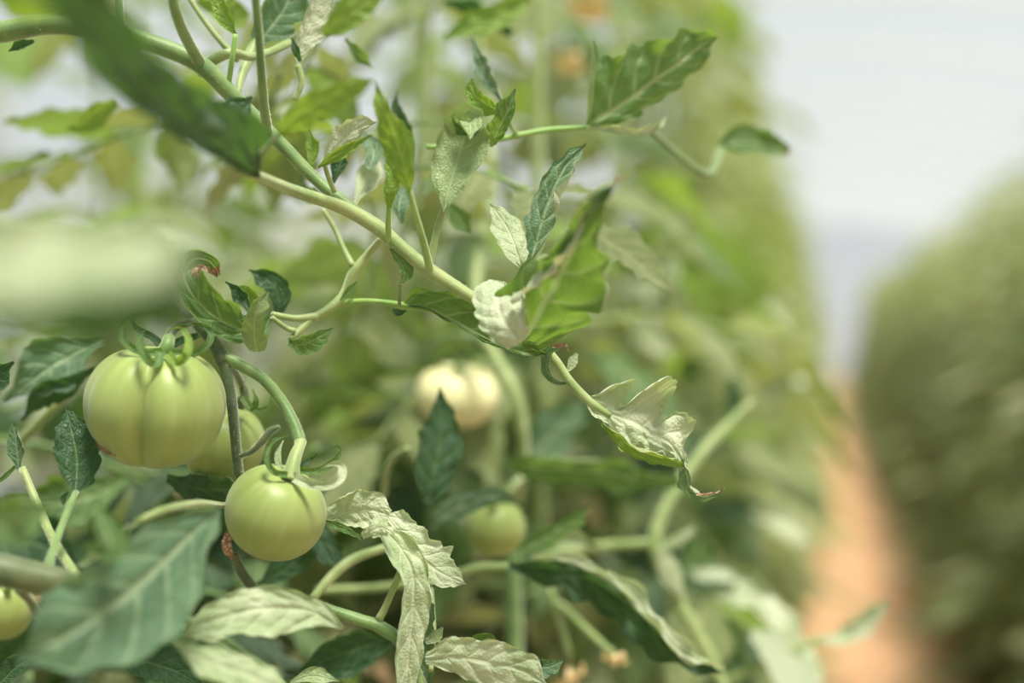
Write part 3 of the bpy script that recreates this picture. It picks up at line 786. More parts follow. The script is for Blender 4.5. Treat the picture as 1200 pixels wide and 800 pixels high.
# ------------------------------------------------------------------ tomatoes
def tomato(px, py, d, rx, ry, axis, grooves, label, mat='tomato', dent=.22, name='tomato', segs=72, rings=36, skew=None):
    k = d / FPX
    R, H = rx * k, ry * k
    ctr = at(px, py, d)
    z = (RIGHT * axis[0] + UP * axis[1] - FWD * axis[2]).normalized()
    toc = (CAM - ctr).normalized()
    x = (toc - z * toc.dot(z)).normalized()
    y = z.cross(x)
    root = bpy.data.objects.new(name, None)
    C.objects.link(root)
    root.location = ctr
    root.empty_display_size = 0.03
    tag(root, label, 'tomato', 'green tomatoes hanging on the nearest plants')
    verts, faces, uvs = [], [], []
    for i in range(rings + 1):
        th = math.pi * i / rings
        for j in range(segs):
            ph = 2 * math.pi * j / segs
            m = 1.0
            for (p0, dep, wd) in grooves:
                dp = (ph - p0 + math.pi) % (2 * math.pi) - math.pi
                m -= dep * math.exp(-(abs(dp) / wd) ** 1.15) * min(1, math.sin(th) * 1.6) * (.75 + .25 * math.sin(th - .5))
            if skew:
                m *= 1 + skew[0] * math.cos(ph - skew[1])
            r = R * math.sin(th) ** 0.88 * m
            h = H * math.cos(th)
            rr = r / R
            if th < 1.6:
                h -= H * dent * math.exp(-(rr / 0.34) ** 2)
                h *= 1 - (1 - m) * 0.25
            else:
                h += H * 0.08 * math.exp(-(rr / 0.22) ** 2)
            verts.append(x * (r * math.cos(ph)) + y * (r * math.sin(ph)) + z * h)
            uvs.append((j / segs, i / rings))
    for i in range(rings):
        for j in range(segs):
            q = (j + 1) % segs
            faces.append((i * segs + j, (i + 1) * segs + j, (i + 1) * segs + q, i * segs + q))
    link('fruit', mesh_from('fruit', verts, faces, M[mat], uvs), root)
    return root, ctr, x, y, z, R, H

def auto_sepals(root, ctr, x, y, z, R, H, n, length, seed, base=.80, mat='stem_green'):
    rnd = random.Random(seed)
    org = z * (H * base)
    v, f, u = tube_geo([org - z * (.06 * R), org + z * (.02 * R), org + z * (.12 * R)], [.20 * R, .22 * R, .10 * R], 12, 6, .1)
    place('calyx', [p + ctr for p in v], f, M[mat], root, u)
    for q in range(n):
        a = 6.283 * (q + rnd.uniform(-.2, .2)) / n
        dr = x * math.cos(a) + y * math.sin(a)
        L = length * R * rnd.uniform(.85, 1.15)
        k = rnd.uniform(.6, 1.2)
        pts = [ctr + org + dr * (.12 * R), ctr + org + dr * (.45 * L) + z * (.02 * L), ctr + org + dr * (.85 * L) + z * (.22 * L * k),
               ctr + org + dr * (.95 * L) + z * (.55 * L * k), ctr + org + dr * (.70 * L) + z * (.72 * L * k), ctr + org + dr * (.5 * L) + z * (.60 * L * k)]
        path = catmull(pts, 18)
        fr = []
        for i in range(19):
            T = (path[min(i + 1, 18)] - path[max(i - 1, 0)]).normalized()
            S = T.cross(z)
            S = (S if S.length > .1 else z.cross(dr)).normalized()
            fr.append((S, S.cross(T).normalized()))
        wv, wf, wu, _ = blade_geo(path, fr, lambda s: tuple([L * .15 * (1 - s) ** .6 + .0003] * 2), 0, 0, lambda s: (.5, .5), 0, .004, 3, q)
        place('sepal', wv, wf, M['leaf'], root, wu)

G1 = [(-.20, .34, .20), (.42, .05, .16), (.85, .05, .15), (-.75, .06, .18), (-1.25, .08, .2), (1.4, .12, .22), (2.1, .14, .3), (3.0, .15, .3), (-2.2, .15, .3)]
t1 = tomato(180, 474, .785, 86, 72, (.13, 1, .22), G1, 'large ribbed green tomato with a deep groove, leftmost and biggest', dent=.2, skew=(.06, .9))[0]
stalk(t1, 'pedicel', [(198, 396, .79), (196, 404, .785), (192, 414, .785)], [7, 8, 9], M['stem_green'])
for ctl, w, mt in (
        ([(190, 412, .775), (165, 412, .765), (146, 400, .765), (144, 382, .77), (160, 369, .775), (186, 367, .78)], 5, 'leaf'),
        ([(196, 414, .765), (206, 424, .755), (218, 416, .75), (221, 398, .755), (212, 385, .76), (200, 386, .765)], 6, 'leaf_bright'),
        ([(200, 412, .78), (226, 414, .78), (244, 402, .78), (246, 388, .785), (232, 380, .785), (206, 381, .785)], 5, 'leaf'),
        ([(188, 412, .765), (184, 424, .755), (176, 424, .75), (166, 410, .75), (164, 394, .755), (172, 386, .765)], 6, 'leaf'),
        ([(192, 410, .80), (180, 396, .805), (160, 384, .81), (150, 366, .81)], 5, 'leaf_dark'),
        ([(196, 408, .80), (214, 398, .81), (232, 392, .815), (244, 376, .82)], 5, 'leaf_dark')):
    leaf(t1, ctl, [(0, w, w), (.5, w * .9, w * .9), (1, .8, .8)], mt, curl=(.6, .6), lobe=0, tooth=0, pucker=0, n=26, cols=4, name='sepal')
leaf(t1, [(112, 512, .77), (122, 524, .765), (136, 530, .765), (152, 528, .765)], [(0, 2, 2), (.3, 5, 7), (.7, 6, 5), (1, 1, 1)], 'leaf_dark', lobe=.1, ruffle=.04, n=20, cols=5, name='dried_petal', label='dark dried blossom remnant', burn=lambda s, v: .6)

t2 = tomato(262, 520, .862, 50, 46, (.25, 1, .3), [(.2, .03, .3), (1.5, .04, .3), (-1.4, .04, .3)], 'plain green tomato half hidden behind the ribbed one')[0]
for ctl, w in (([(284, 464, .84), (294, 478, .835), (300, 470, .832), (296, 456, .835)], 5), ([(284, 466, .845), (300, 480, .845), (314, 476, .845), (318, 462, .848)], 3.5), ([(280, 466, .845), (274, 478, .84), (270, 470, .84)], 4), ([(284, 462, .85), (284, 448, .85), (276, 440, .85)], 4)):
    leaf(t2, ctl, [(0, w, w), (.5, w * .9, w * .9), (1, .8, .8)], 'leaf', curl=(.6, .6), lobe=0, tooth=0, pucker=0, n=20, cols=4, name='sepal')
stalk(t2, 'pedicel', [(284, 452, .845), (287, 462, .845), (280, 478, .845)], [5, 5.5, 6], M['stem_dark'])

t3 = tomato(323, 600, .785, 60, 54, (.42, 1, .32), [(.6, .015, .4), (-1.2, .02, .4), (2.4, .04, .4)], 'smooth round green tomato in sharp focus, lowest on the fruit stalk', dent=.14)[0]
stalk(t3, 'pedicel', [(352, 518, .79), (351, 523, .787), (347, 532, .782), (343, 546, .777), (340, 562, .775)], [7.5, 6.5, 7.5, 8.5, 12], M['stem'])
for ctl, w, mt in (
        ([(342, 558, .772), (360, 566, .765), (382, 568, .76), (398, 560, .76), (401, 547, .765), (390, 543, .77), (372, 552, .772)], 7, 'leaf_pale'),
        ([(348, 550, .785), (370, 552, .785), (388, 543, .785), (398, 530, .785), (394, 522, .785), (388, 527, .785)], 5, 'leaf'),
        ([(337, 556, .77), (322, 553, .765), (313, 540, .765), (315, 523, .768), (325, 514, .77), (338, 510, .775)], 4, 'leaf'),
        ([(335, 556, .78), (327, 545, .785), (326, 530, .787), (332, 516, .79)], 4.5, 'leaf_pale'),
        ([(345, 550, .79), (362, 540, .80), (372, 532, .80)], 3.5, 'leaf_dark')):
    leaf(t3, ctl, [(0, w, w), (.5, w, w), (1, .8, .8)], mt, curl=(.8, .8), lobe=0, tooth=0, pucker=0, n=26, cols=4, name='sepal')

r4 = tomato(536, 463, 1.2, 50, 37, (.1, 1, .2), [(.3, .05, .3), (-.7, .05, .3), (1.6, .05, .3)], 'pale flattened tomato glowing out of focus behind the pointed dark leaf', 'tomato_pale')
auto_sepals(*r4[:7], 5, .8, 4)
r5 = tomato(580, 618, 1.06, 36, 33, (-.1, 1, .2), [(.5, .03, .4)], 'small blurred green tomato tucked under a pale drooping leaf')
auto_sepals(*r5[:7], 5, .8, 5)
r6 = tomato(2, 712, .90, 38, 36, (.2, 1, .2), [(.2, .04, .4)], 'yellow-green tomato cut off by the lower left edge')
auto_sepals(*r6[:7], 5, .8, 6)

# ------------------------------------------------------------------ lower left plant
pB = plant_root('tomato_plant', -0.66, 0.62, 'tomato plant at the lower left with a thick dark stem and dark leaves', )
ground_stem(pB, -40, 662, .70, -0.66, 0.62, 17, 'stem_dark', [(-0.58, 0.62, 1.10)])
stalk(pB, 'branch', [(-45, 662, .70), (0, 668, .70), (40, 678, .705), (75, 684, .71), (100, 700, .72)], [19, 20, 19, 16, 10], M['stem_dark'])
stalk(pB, 'shoot', [(54, 674, .71), (62, 645, .73), (74, 612, .75), (89, 576, .77)], [7, 4.5, 4, 3.5], M['stem_green'])
stalk(pB, 'shoot', [(88, 674, .74), (62, 632, .77), (44, 592, .79), (26, 548, .80)], [6, 5.5, 5, 4], M['stem'])
stalk(pB, 'shoot', [(22, 690, .72), (36, 705, .73), (44, 722, .74)], [6, 5, 5], M['stem_dark'])
leaf(pB, [(88, 578, .77), (90, 560, .775), (90, 535, .78), (84, 505, .785), (78, 478, .79)], [(0, 4, 4), (.12, 24, 22), (.35, 34, 32), (.65, 24, 26), (.88, 9, 9), (1, 1, 1)], 'leaf_dark', roll=-.15, curl=(.3, .2), lobe=.12, tooth=.1, label='dark toothed leaf below the ribbed tomato')
leaf(pB, [(80, 576, .77), (74, 584, .77), (74, 592, .77)], [(0, 2, 2), (.5, 5, 4), (1, 1, 1)], 'leaf_dark', lobe=.1, n=12)
leaf(pB, [(22, 550, .80), (20, 530, .80), (18, 512, .80), (15, 494, .80)], [(0, 4, 4), (.35, 12, 12), (.8, 7, 7), (1, 1, 1)], 'leaf_blue', roll=.3, curl=(.4, .4), lobe=.06, n=24, label='small grey-green leaf at the left edge')
leaf(pB, [(18, 546, .80), (8, 556, .80), (-6, 568, .80)], [(0, 2, 2), (.5, 3, 3), (1, 1, 1)], 'leaf', lobe=0, n=12)
leaf(pB, [(-30, 470, .80), (-12, 448, .80), (4, 432, .80), (16, 424, .80)], [(0, 10, 10), (.5, 18, 22), (1, 2, 2)], 'leaf_dark', lobe=.12, n=24, label='dark leaf tip at the left edge')
# big soft leaf at the bottom left
leaf(pB, [(258, 596, .70), (230, 622, .685), (190, 660, .665), (140, 705, .645), (85, 742, .63), (20, 772, .62)],
     [(0, 6, 6), (.12, 24, 34), (.3, 66, 50), (.55, 80, 64), (.8, 50, 56), (1, 5, 5)], 'leaf_blue', roll=.2, curl=[(0, .2, .3), (.5, .3, -.4), (1, .2, -.3)], lobe=.08, tooth=.03, pucker=.012, n=54, label='large soft blue-green leaf in the lower left corner')
stalk(pB, 'leaf_stalk', [(300, 590, .84), (262, 592, .80), (230, 590, .74), (190, 598, .70), (160, 612, .69)], [4, 4, 5, 5, 4], M['stem'])
leaf(pB, [(160, 612, .695), (135, 626, .69), (110, 648, .685), (86, 668, .68)], [(0, 3, 3), (.5, 10, 10), (1, 1, 1)], 'leaf_pale', roll=.5, lobe=.08, n=24)
leaf(pB, [(402, 738, .74), (370, 718, .735), (320, 712, .725), (262, 722, .715), (214, 745, .71)], [(0, 4, 4), (.2, 26, 22), (.5, 40, 32), (.8, 28, 22), (1, 3, 3)], 'leaf_pale', roll=-.2, curl=(.2, -.4), lobe=.1, pucker=.02, n=46, label='soft pale-veined leaf under the smooth tomato')
leaf(pB, [(205, 752, .69), (240, 772, .685), (290, 790, .68), (340, 812, .675)], [(0, 6, 6), (.35, 24, 30), (.7, 24, 30), (1, 3, 3)], 'leaf_pale', roll=.3, curl=(-.3, .3), lobe=.08, n=34, label='blurred pale yellow leaf at the bottom edge')
leaf(pB, [(340, 800, .78), (365, 792, .78), (398, 798, .78)], [(0, 3, 3), (.5, 12, 12), (1, 1, 1)], 'leaf_pale', roll=.3, lobe=.1, n=20)
leaf(pB, [(400, 560, .92), (372, 575, .91), (360, 600, .90), (385, 650, .89), (398, 668, .88)], [(0, 3, 3), (.4, 16, 18), (.8, 18, 16), (1, 1, 1)], 'leaf_dark', roll=.3, curl=(.4, .4), lobe=.08, n=26)
stalk(pB, 'branch', [(274, 648, .79), (284, 672, .79), (300, 692, .79), (318, 706, .79)], [5, 6, 6, 5], M['stem_dark'])
stalk(pB, 'branch', [(312, 706, .79), (355, 704, .79), (385, 714, .79), (420, 726, .79), (448, 736, .79), (475, 760, .79), (500, 820, .79)], [4, 5, 6, 7, 8, 7, 7], M['stem_green'])
stalk(pB, 'leaf_stalk', [(444, 726, .79), (454, 706, .79), (478, 648, .797)], [5, 4, 4], M['stem'])
stalk(pB, 'branch', [(366, 702, .86), (388, 676, .87), (412, 656, .88), (440, 645, .89), (480, 634, .90)], [5, 6, 6, 5, 5], M['stem'])
ground_stem(pB, 500, 820, .79, -0.10, 0.80, 7, 'stem_green')
leaf(pB, [(272, 654, .785), (266, 642, .78), (266, 630, .78), (270, 620, .78)], [(0, 3, 3), (.4, 7, 7), (.8, 5, 7), (1, 2, 2)], 'leaf_dark', lobe=.2, ruffle=.05, n=20, cols=6, name='dried_flower', label='shrivelled brown flower', burn=lambda s, v: .9)
# leaves under the tomatoes, mostly dark greens that paint in shade
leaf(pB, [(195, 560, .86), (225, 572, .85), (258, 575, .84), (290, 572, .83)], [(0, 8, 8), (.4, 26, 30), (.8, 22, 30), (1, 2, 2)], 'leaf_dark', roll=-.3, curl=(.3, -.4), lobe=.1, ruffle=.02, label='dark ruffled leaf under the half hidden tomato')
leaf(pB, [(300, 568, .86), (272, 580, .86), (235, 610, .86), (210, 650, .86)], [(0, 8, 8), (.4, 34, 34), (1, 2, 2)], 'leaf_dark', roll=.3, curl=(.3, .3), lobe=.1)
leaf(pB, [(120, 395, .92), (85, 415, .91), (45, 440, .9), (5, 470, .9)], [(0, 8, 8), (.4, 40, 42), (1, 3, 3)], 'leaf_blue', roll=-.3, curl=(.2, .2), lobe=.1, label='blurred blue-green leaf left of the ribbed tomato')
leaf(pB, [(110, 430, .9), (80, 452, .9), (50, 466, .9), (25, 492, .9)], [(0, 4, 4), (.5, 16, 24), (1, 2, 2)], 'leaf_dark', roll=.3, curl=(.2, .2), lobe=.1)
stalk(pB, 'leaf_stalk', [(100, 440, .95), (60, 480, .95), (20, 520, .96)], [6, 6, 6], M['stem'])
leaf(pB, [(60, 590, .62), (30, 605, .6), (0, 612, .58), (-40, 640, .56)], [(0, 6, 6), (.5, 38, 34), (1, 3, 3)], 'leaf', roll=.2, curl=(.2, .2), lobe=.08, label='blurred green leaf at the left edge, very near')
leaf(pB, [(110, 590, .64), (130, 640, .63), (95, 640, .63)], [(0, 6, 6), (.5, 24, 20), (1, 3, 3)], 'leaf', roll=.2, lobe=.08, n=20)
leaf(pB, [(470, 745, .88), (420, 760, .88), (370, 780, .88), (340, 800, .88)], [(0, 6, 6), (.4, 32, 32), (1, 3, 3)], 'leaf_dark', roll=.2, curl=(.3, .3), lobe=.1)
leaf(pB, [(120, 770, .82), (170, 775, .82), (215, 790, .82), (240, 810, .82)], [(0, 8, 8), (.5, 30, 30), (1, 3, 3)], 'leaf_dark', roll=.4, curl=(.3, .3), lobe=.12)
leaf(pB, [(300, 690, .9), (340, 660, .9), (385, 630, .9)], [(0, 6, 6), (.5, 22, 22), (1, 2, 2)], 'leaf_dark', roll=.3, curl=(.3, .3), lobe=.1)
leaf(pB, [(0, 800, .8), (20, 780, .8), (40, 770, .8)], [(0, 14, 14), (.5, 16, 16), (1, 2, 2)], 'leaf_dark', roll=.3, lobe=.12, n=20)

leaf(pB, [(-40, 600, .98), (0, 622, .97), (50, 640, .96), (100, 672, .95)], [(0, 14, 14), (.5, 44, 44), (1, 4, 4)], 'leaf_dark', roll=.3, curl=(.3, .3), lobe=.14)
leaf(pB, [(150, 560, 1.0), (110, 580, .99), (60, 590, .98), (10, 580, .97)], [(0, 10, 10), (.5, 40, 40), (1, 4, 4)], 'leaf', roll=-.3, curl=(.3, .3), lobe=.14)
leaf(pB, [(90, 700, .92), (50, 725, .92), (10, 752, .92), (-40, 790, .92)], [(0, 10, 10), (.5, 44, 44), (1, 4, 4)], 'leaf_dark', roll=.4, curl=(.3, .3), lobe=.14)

# ------------------------------------------------------------------ bottom middle plant
pC = plant_root('tomato_plant', -0.16, 0.86, 'tomato plant at the bottom middle with frosted curled leaves in sharp focus')
leaf(pC, [(378, 612, .80), (392, 606, .80), (412, 600, .795), (435, 598, .79), (456, 604, .79)], [(0, 3, 3), (.12, 20, 9), (.45, 31, 20), (.75, 28, 22), (1, 8, 8)], 'leaf_pale', roll=-.25, curl=(-.7, .6), lobe=.08, pucker=.022, n=44, label='pale green leaf beside the smooth tomato')
leaf(pC, [(372, 608, .80), (395, 616, .795), (412, 624, .79), (426, 632, .79)], [(0, 2, 2), (.5, 5, 5), (1, 2, 2)], 'leaf', curl=(.4, .4), lobe=0, n=20)
leaf(pC, [(424, 628, .785), (436, 622, .78), (448, 618, .78), (462, 625, .775)], [(0, 6, 6), (.5, 15, 14), (1, 3, 3)], 'leaf_pale', curl=(-.8, -.7), lobe=.15, ruffle=.04, n=28)
leaf(pC, [(452, 604, .80), (470, 628, .795), (492, 652, .79), (515, 670, .79), (546, 684, .79)], [(0, 24, 8), (.2, 30, 18), (.4, 30, 24), (.6, 36, 26), (.85, 16, 14), (1, 1, 1)], 'leaf_frost_lit', roll=.3, curl=(.3, -.5), lobe=.2, tooth=.12, ruffle=.014, n=60, label='frosted blue-green leaf with a toothed upper edge')
leaf(pC, [(447, 615, .79), (468, 640, .785), (484, 672, .78), (484, 715, .78), (480, 760, .78), (476, 815, .78)], [(0, 10, 12), (.2, 24, 26), (.45, 30, 24), (.7, 24, 28), (1, 14, 20)], 'leaf_pale', roll=.2, curl=[(0, .2, .4), (.4, -.9, 1.2), (1, -.9, 1.0)], lobe=.12, tooth=.06, n=66, label='long frosted leaf hanging to the bottom edge with rolled margins')
leaf(pC, [(503, 705, .80), (497, 735, .80), (492, 770, .80), (494, 810, .80)], [(0, 8, 8), (.4, 16, 14), (.8, 16, 12), (1, 8, 8)], 'leaf_blue', roll=.5, curl=(.4, .8), lobe=.12, n=34)
leaf(pC, [(498, 752, .80), (510, 746, .80), (519, 735, .80)], [(0, 5, 5), (.5, 9, 8), (1, 2, 2)], 'leaf_pale', curl=(.5, .5), lobe=.1, ruffle=.03, n=20)
leaf(pC, [(498, 772, .785), (530, 770, .78), (570, 776, .78), (610, 786, .78), (640, 802, .78)], [(0, 10, 10), (.2, 28, 26), (.5, 32, 34), (.8, 24, 24), (1, 3, 3)], 'leaf_pale', roll=-.2, curl=(-.3, -.6), lobe=.12, pucker=.02, n=50, label='broad pale leaf at the bottom edge in sharp focus')
leaf(pC, [(540, 768, .80), (560, 752, .80), (575, 748, .80), (584, 758, .80)], [(0, 8, 8), (.5, 10, 8), (1, 2, 2)], 'leaf', curl=(.5, .3), lobe=.1, n=20)
leaf(pC, [(600, 806, .80), (622, 785, .80), (645, 780, .80), (662, 772, .80)], [(0, 8, 8), (.3, 16, 18), (.7, 8, 14), (1, 1, 1)], 'leaf_blue', roll=.2, curl=(.5, .3), lobe=.2, tooth=.1, n=30, label='toothed leaf tip turning up at the bottom edge')
leaf(pC, [(625, 790, .80), (630, 774, .80), (636, 770, .80)], [(0, 6, 6), (.5, 9, 9), (1, 1, 1)], 'leaf_dark', lobe=.1, n=16)
stalk(pC, 'leaf_stalk', [(505, 690, .85), (508, 740, .82), (505, 785, .79)], [3, 3, 3], M['stem'])
ground_stem(pC, 486, 815, .80, -0.16, 0.86, 7, 'stem_green')

# ------------------------------------------------------------------ plant just behind, out of focus
pD = plant_root('tomato_plant', -0.24, 1.12, 'out of focus tomato plant behind, with the pointed dark leaf and drooping pale leaves')
ground_stem(pD, 600, 590, 1.15, -0.24, 1.14, 9, 'stem_green')
stalk(pD, 'branch', [(600, 600, 1.15), (612, 540, 1.13), (606, 470, 1.12), (582, 420, 1.14), (560, 380, 1.16), (560, 300, 1.2), (575, 200, 1.24), (560, 60, 1.28), (555, -40, 1.3)], [8, 8, 7, 7, 7, 6, 6, 6, 6], M['stem'])
stalk(pD, 'fruit_stalk', [(570, 410, 1.15), (540, 392, 1.17), (510, 402, 1.19), (500, 425, 1.2), (520, 432, 1.2), (536, 440, 1.2)], [4, 4, 4, 4, 4, 5], M['stem_green'])
stalk(pD, 'fruit_stalk', [(610, 560, 1.13), (600, 570, 1.10), (582, 588, 1.06)], [4, 4, 4], M['stem'])
leaf(pD, [(500, 590, .93), (508, 560, .93), (516, 520, .935), (518, 485, .94), (515, 452, .94)], [(0, 10, 10), (.2, 34, 26), (.45, 40, 30), (.7, 20, 18), (1, 1, 1)], 'leaf_dark', roll=-.25, curl=(.4, .2), lobe=.1, label='pointed dark leaf in front of the pale tomato')
stalk(pD, 'leaf_stalk', [(450, 580, 1.0), (452, 555, .99), (462, 535, .98), (478, 525, .97)], [3.5, 3.5, 3.5, 3], M['stem'])
leaf(pD, [(505, 622, .98), (525, 602, .98), (555, 588, .985), (585, 582, .99), (612, 592, .99)], [(0, 4, 4), (.3, 20, 16), (.6, 18, 12), (1, 2, 2)], 'leaf_blue', roll=-.2, curl=(-.6, -.4), lobe=.08, label='pale leaf drooping over the small tomato')
leaf(pD, [(600, 560, 1.2), (622, 540, 1.2), (650, 505, 1.2), (686, 470, 1.2)], [(0, 10, 10), (.4, 38, 34), (.8, 20, 20), (1, 3, 3)], 'leaf_blue', roll=.2, curl=(.3, .3), lobe=.08, label='broad blurred leaf right of the pale tomato')
leaf(pD, [(585, 540, 1.05), (630, 548, 1.05), (690, 552, 1.05), (750, 562, 1.05), (806, 566, 1.05)], [(0, 5, 5), (.2, 20, 22), (.55, 24, 26), (.85, 12, 12), (1, 2, 2)], 'leaf', roll=-.3, curl=(.3, -.5), lobe=.14, label='long blurred leaf with a dark lower edge under the terminal leaf')
leaf(pD, [(606, 645, .97), (635, 630, .97), (665, 612, .97), (694, 592, .97)], [(0, 5, 5), (.3, 8, 20), (.7, 7, 16), (1, 2, 2)], 'leaf', roll=.2, curl=(.8, .4), lobe=.12, label='short blurred leaf above the dark ruffled leaf')
stalk(pD, 'leaf_stalk', [(372, 692, 1.03), (450, 688, 1.02), (530, 674, 1.0), (560, 666, .99), (600, 664, .98)], [5, 5, 5, 6, 5], M['stem'])
leaf(pD, [(595, 662, .96), (650, 668, .95), (705, 688, .94), (750, 722, .93), (790, 760, .925), (846, 788, .92)], [(0, 4, 4), (.15, 16, 24), (.4, 24, 32), (.7, 22, 32), (.9, 12, 14), (1, 2, 2)], 'leaf_dark', roll=-.35, curl=[(0, .3, .3), (.5, 1.0, -.2), (1, 1.0, -.2)], lobe=.2, tooth=.05, ruffle=.022, n=60, label='long dark leaf with a pale ruffled edge')
leaf(pD, [(622, 652, .945), (680, 658, .935), (735, 690, .92), (765, 726, .915), (800, 764, .91), (850, 782, .905)], [(0, 3, 3), (.3, 7, 7), (.6, 12, 12), (.85, 10, 10), (1, 3, 3)], 'leaf_frost_lit', roll=.6, curl=(.5, .5), lobe=.25, ruffle=.03, n=54, label='pale rolled margin of the long dark leaf')
leaf(pD, [(620, 640, 1.02), (660, 630, 1.02), (700, 640, 1.02)], [(0, 5, 5), (.5, 18, 14), (1, 2, 2)], 'leaf_pale', lobe=.1, n=24)
stalk(pD, 'flower_stalk', [(640, 680, 1.1), (655, 720, 1.09), (668, 770, 1.08)], [4, 4, 4], M['stem'])
stalk(pD, 'flower_stalk', [(655, 706, 1.09), (690, 740, 1.06), (716, 764, 1.04)], [4, 4, 4], M['stem'])
stalk(pD, 'branch', [(880, 470, 1.22), (836, 515, 1.18), (800, 562, 1.16), (768, 630, 1.14), (788, 690, 1.13), (836, 780, 1.12), (870, 870, 1.12)], [3, 6, 7, 8, 8, 8, 8], M['stem'])
stalk(pD, 'branch', [(640, 655, 1.16), (690, 642, 1.15), (740, 638, 1.14), (770, 636, 1.14)], [6, 6, 6, 6], M['stem'])
leaf(pD, [(772, 646, 1.12), (792, 634, 1.12), (814, 619, 1.12)], [(0, 6, 6), (.5, 9, 8), (1, 5, 5)], 'leaf_pale', curl=(-.6, -.6), lobe=.05, n=20)
leaf(pD, [(775, 640, 1.12), (785, 668, 1.12), (800, 700, 1.12)], [(0, 8, 8), (.5, 18, 18), (1, 4, 4)], 'leaf_pale', roll=.2, curl=(-.8, -.8), lobe=.05, n=24, label='pale blurred bulging leaf')
leaf(pD, [(800, 660, 1.28), (840, 682, 1.27), (885, 712, 1.26), (930, 760, 1.25), (962, 812, 1.24)], [(0, 5, 5), (.25, 40, 24), (.55, 36, 34), (.85, 22, 26), (1, 3, 3)], 'leaf_frost_lit', roll=.5, curl=(-.3, -.4), lobe=.2, label='large pale blurred leaf at the edge of the path')
leaf(pD, [(820, 700, 1.27), (850, 740, 1.26), (870, 780, 1.25)], [(0, 5, 5), (.4, 22, 22), (1, 3, 3)], 'leaf', roll=.3, curl=(.3, .3), lobe=.12, n=24)
leaf(pD, [(962, 748, 1.2), (985, 750, 1.2), (1015, 734, 1.19), (1040, 704, 1.18)], [(0, 5, 5), (.3, 18, 14), (.7, 16, 12), (1, 4, 4)], 'leaf_frost_lit', roll=.6, curl=(.5, -.3), lobe=.05, label='pale curled leaf tip over the orange path')
stalk(pD, 'leaf_stalk', [(850, 800, 1.22), (900, 775, 1.21), (962, 748, 1.2)], [5, 4, 4], M['stem'])
leaf(pD, [(800, 665, 1.22), (815, 650, 1.22), (826, 630, 1.22)], [(0, 8, 8), (.5, 22, 22), (1, 6, 6)], 'leaf', curl=(.2, .2), lobe=.05, n=20, label='dark green blurred leaf beside the pale stalks')
leaf(pD, [(796, 445, 1.45), (806, 435, 1.45), (822, 425, 1.45)], [(0, 8, 8), (.5, 18, 18), (1, 6, 6)], 'leaf', curl=(.2, .2), lobe=.05, n=20)
leaf(pD, [(858, 440, 1.5), (860, 465, 1.5), (856, 492, 1.5)], [(0, 6, 6), (.5, 12, 12), (1, 6, 6)], 'leaf_dark', curl=(.2, .2), lobe=.05, n=20)
leaf(pD, [(520, 45, 1.0), (550, 32, 1.0), (590, 18, 1.0), (625, -6, 1.0)], [(0, 5, 5), (.3, 20, 18), (.7, 18, 16), (1, 3, 3)], 'leaf_bright', roll=.4, curl=(.3, .3), lobe=.12, label='blurred bright leaf near the top middle')
leaf(pD, [(600, 40, 1.02), (560, 12, 1.02), (520, 2, 1.02)], [(0, 5, 5), (.5, 14, 14), (1, 3, 3)], 'leaf_dark', roll=.4, curl=(.3, .3), lobe=.12, n=24)

# the very near, fully blurred shoot on the left
pN = plant_root('tomato_plant', -0.36, 0.22, 'very near tomato shoot, one big fully blurred pale leaf')
ground_stem(pN, -110, 345, .33, -0.36, 0.22, 22, 'stem_green', [(-0.34, 0.235, 1.22)])
leaf(pN, [(-112, 342, .33), (-60, 325, .335), (0, 312, .34), (80, 304, .345), (150, 300, .35), (218, 280, .355)],
     [(0, 16, 16), (.2, 62, 60), (.5, 66, 66), (.8, 46, 56), (1, 8, 8)], 'leaf_pale', roll=.6, curl=[(0, -.3, -.3), (1, -.3, -.4)], lobe=.1, n=40, label='fully blurred pale leaf close to the lens')
leaf(pN, [(-20, 368, .36), (60, 372, .365), (150, 364, .37), (235, 322, .375)], [(0, 24, 30), (.4, 46, 46), (.8, 44, 40), (1, 8, 8)], 'leaf_dark', roll=-.5, curl=(-.2, -.4), lobe=.1, n=30, label='fully blurred green leaf under the pale one')

# flowers: yellow, out of focus
def flower(px, py, d, r, label, seed, stalk_ctl):
    rnd = random.Random(seed)
    ctr = at(px, py, d)
    root = bpy.data.objects.new('tomato_flower', None)
    C.objects.link(root)
    root.location = ctr
    tag(root, label, 'flower', 'yellow tomato flowers')
    k = r * d / FPX
    z = (RIGHT * rnd.uniform(-.3, .6) - UP * .8 - FWD * .4).normalized()
    x = z.orthogonal().normalized()
    y = z.cross(x)
    for q in range(5):
        a = 6.283 * q / 5 + rnd.uniform(-.1, .1)
        dr = x * math.cos(a) + y * math.sin(a)
        pts = [ctr - z * (.2 * k), ctr + dr * (.35 * k) + z * (.15 * k), ctr + dr * (.75 * k) + z * (.2 * k), ctr + dr * (1.05 * k) - z * (.25 * k)]
        path = catmull(pts, 12)
        S = dr.cross(z)
        fr = [(S, z)] * 13
        v, f, u, _ = blade_geo(path, fr, lambda s: tuple([k * (.08 + .34 * math.sin(math.pi * min(1, s * .9 + .08)))] * 2), 0, 0, lambda s: (.3, .3), 0, .01, 3, q)
        place('petal', v, f, M['petal'], root)
    v, f, u = tube_geo([ctr, ctr + z * (.4 * k), ctr + z * (.75 * k)], [.16 * k, .2 * k, .06 * k], 8, 6)
    place('stamen', v, f, M['petal'], root)
    v, f, u = tube_geo([at(*c) for c in stalk_ctl] + [ctr - z * (.15 * k)], [.12 * k] * (len(stalk_ctl) + 1), 6)
    place('flower_stalk', v, f, M['stem'], root)
flower(722, 770, 1.03, 17, 'yellow flower bud hanging under the long dark leaf', 1, [(716, 760, 1.04)])
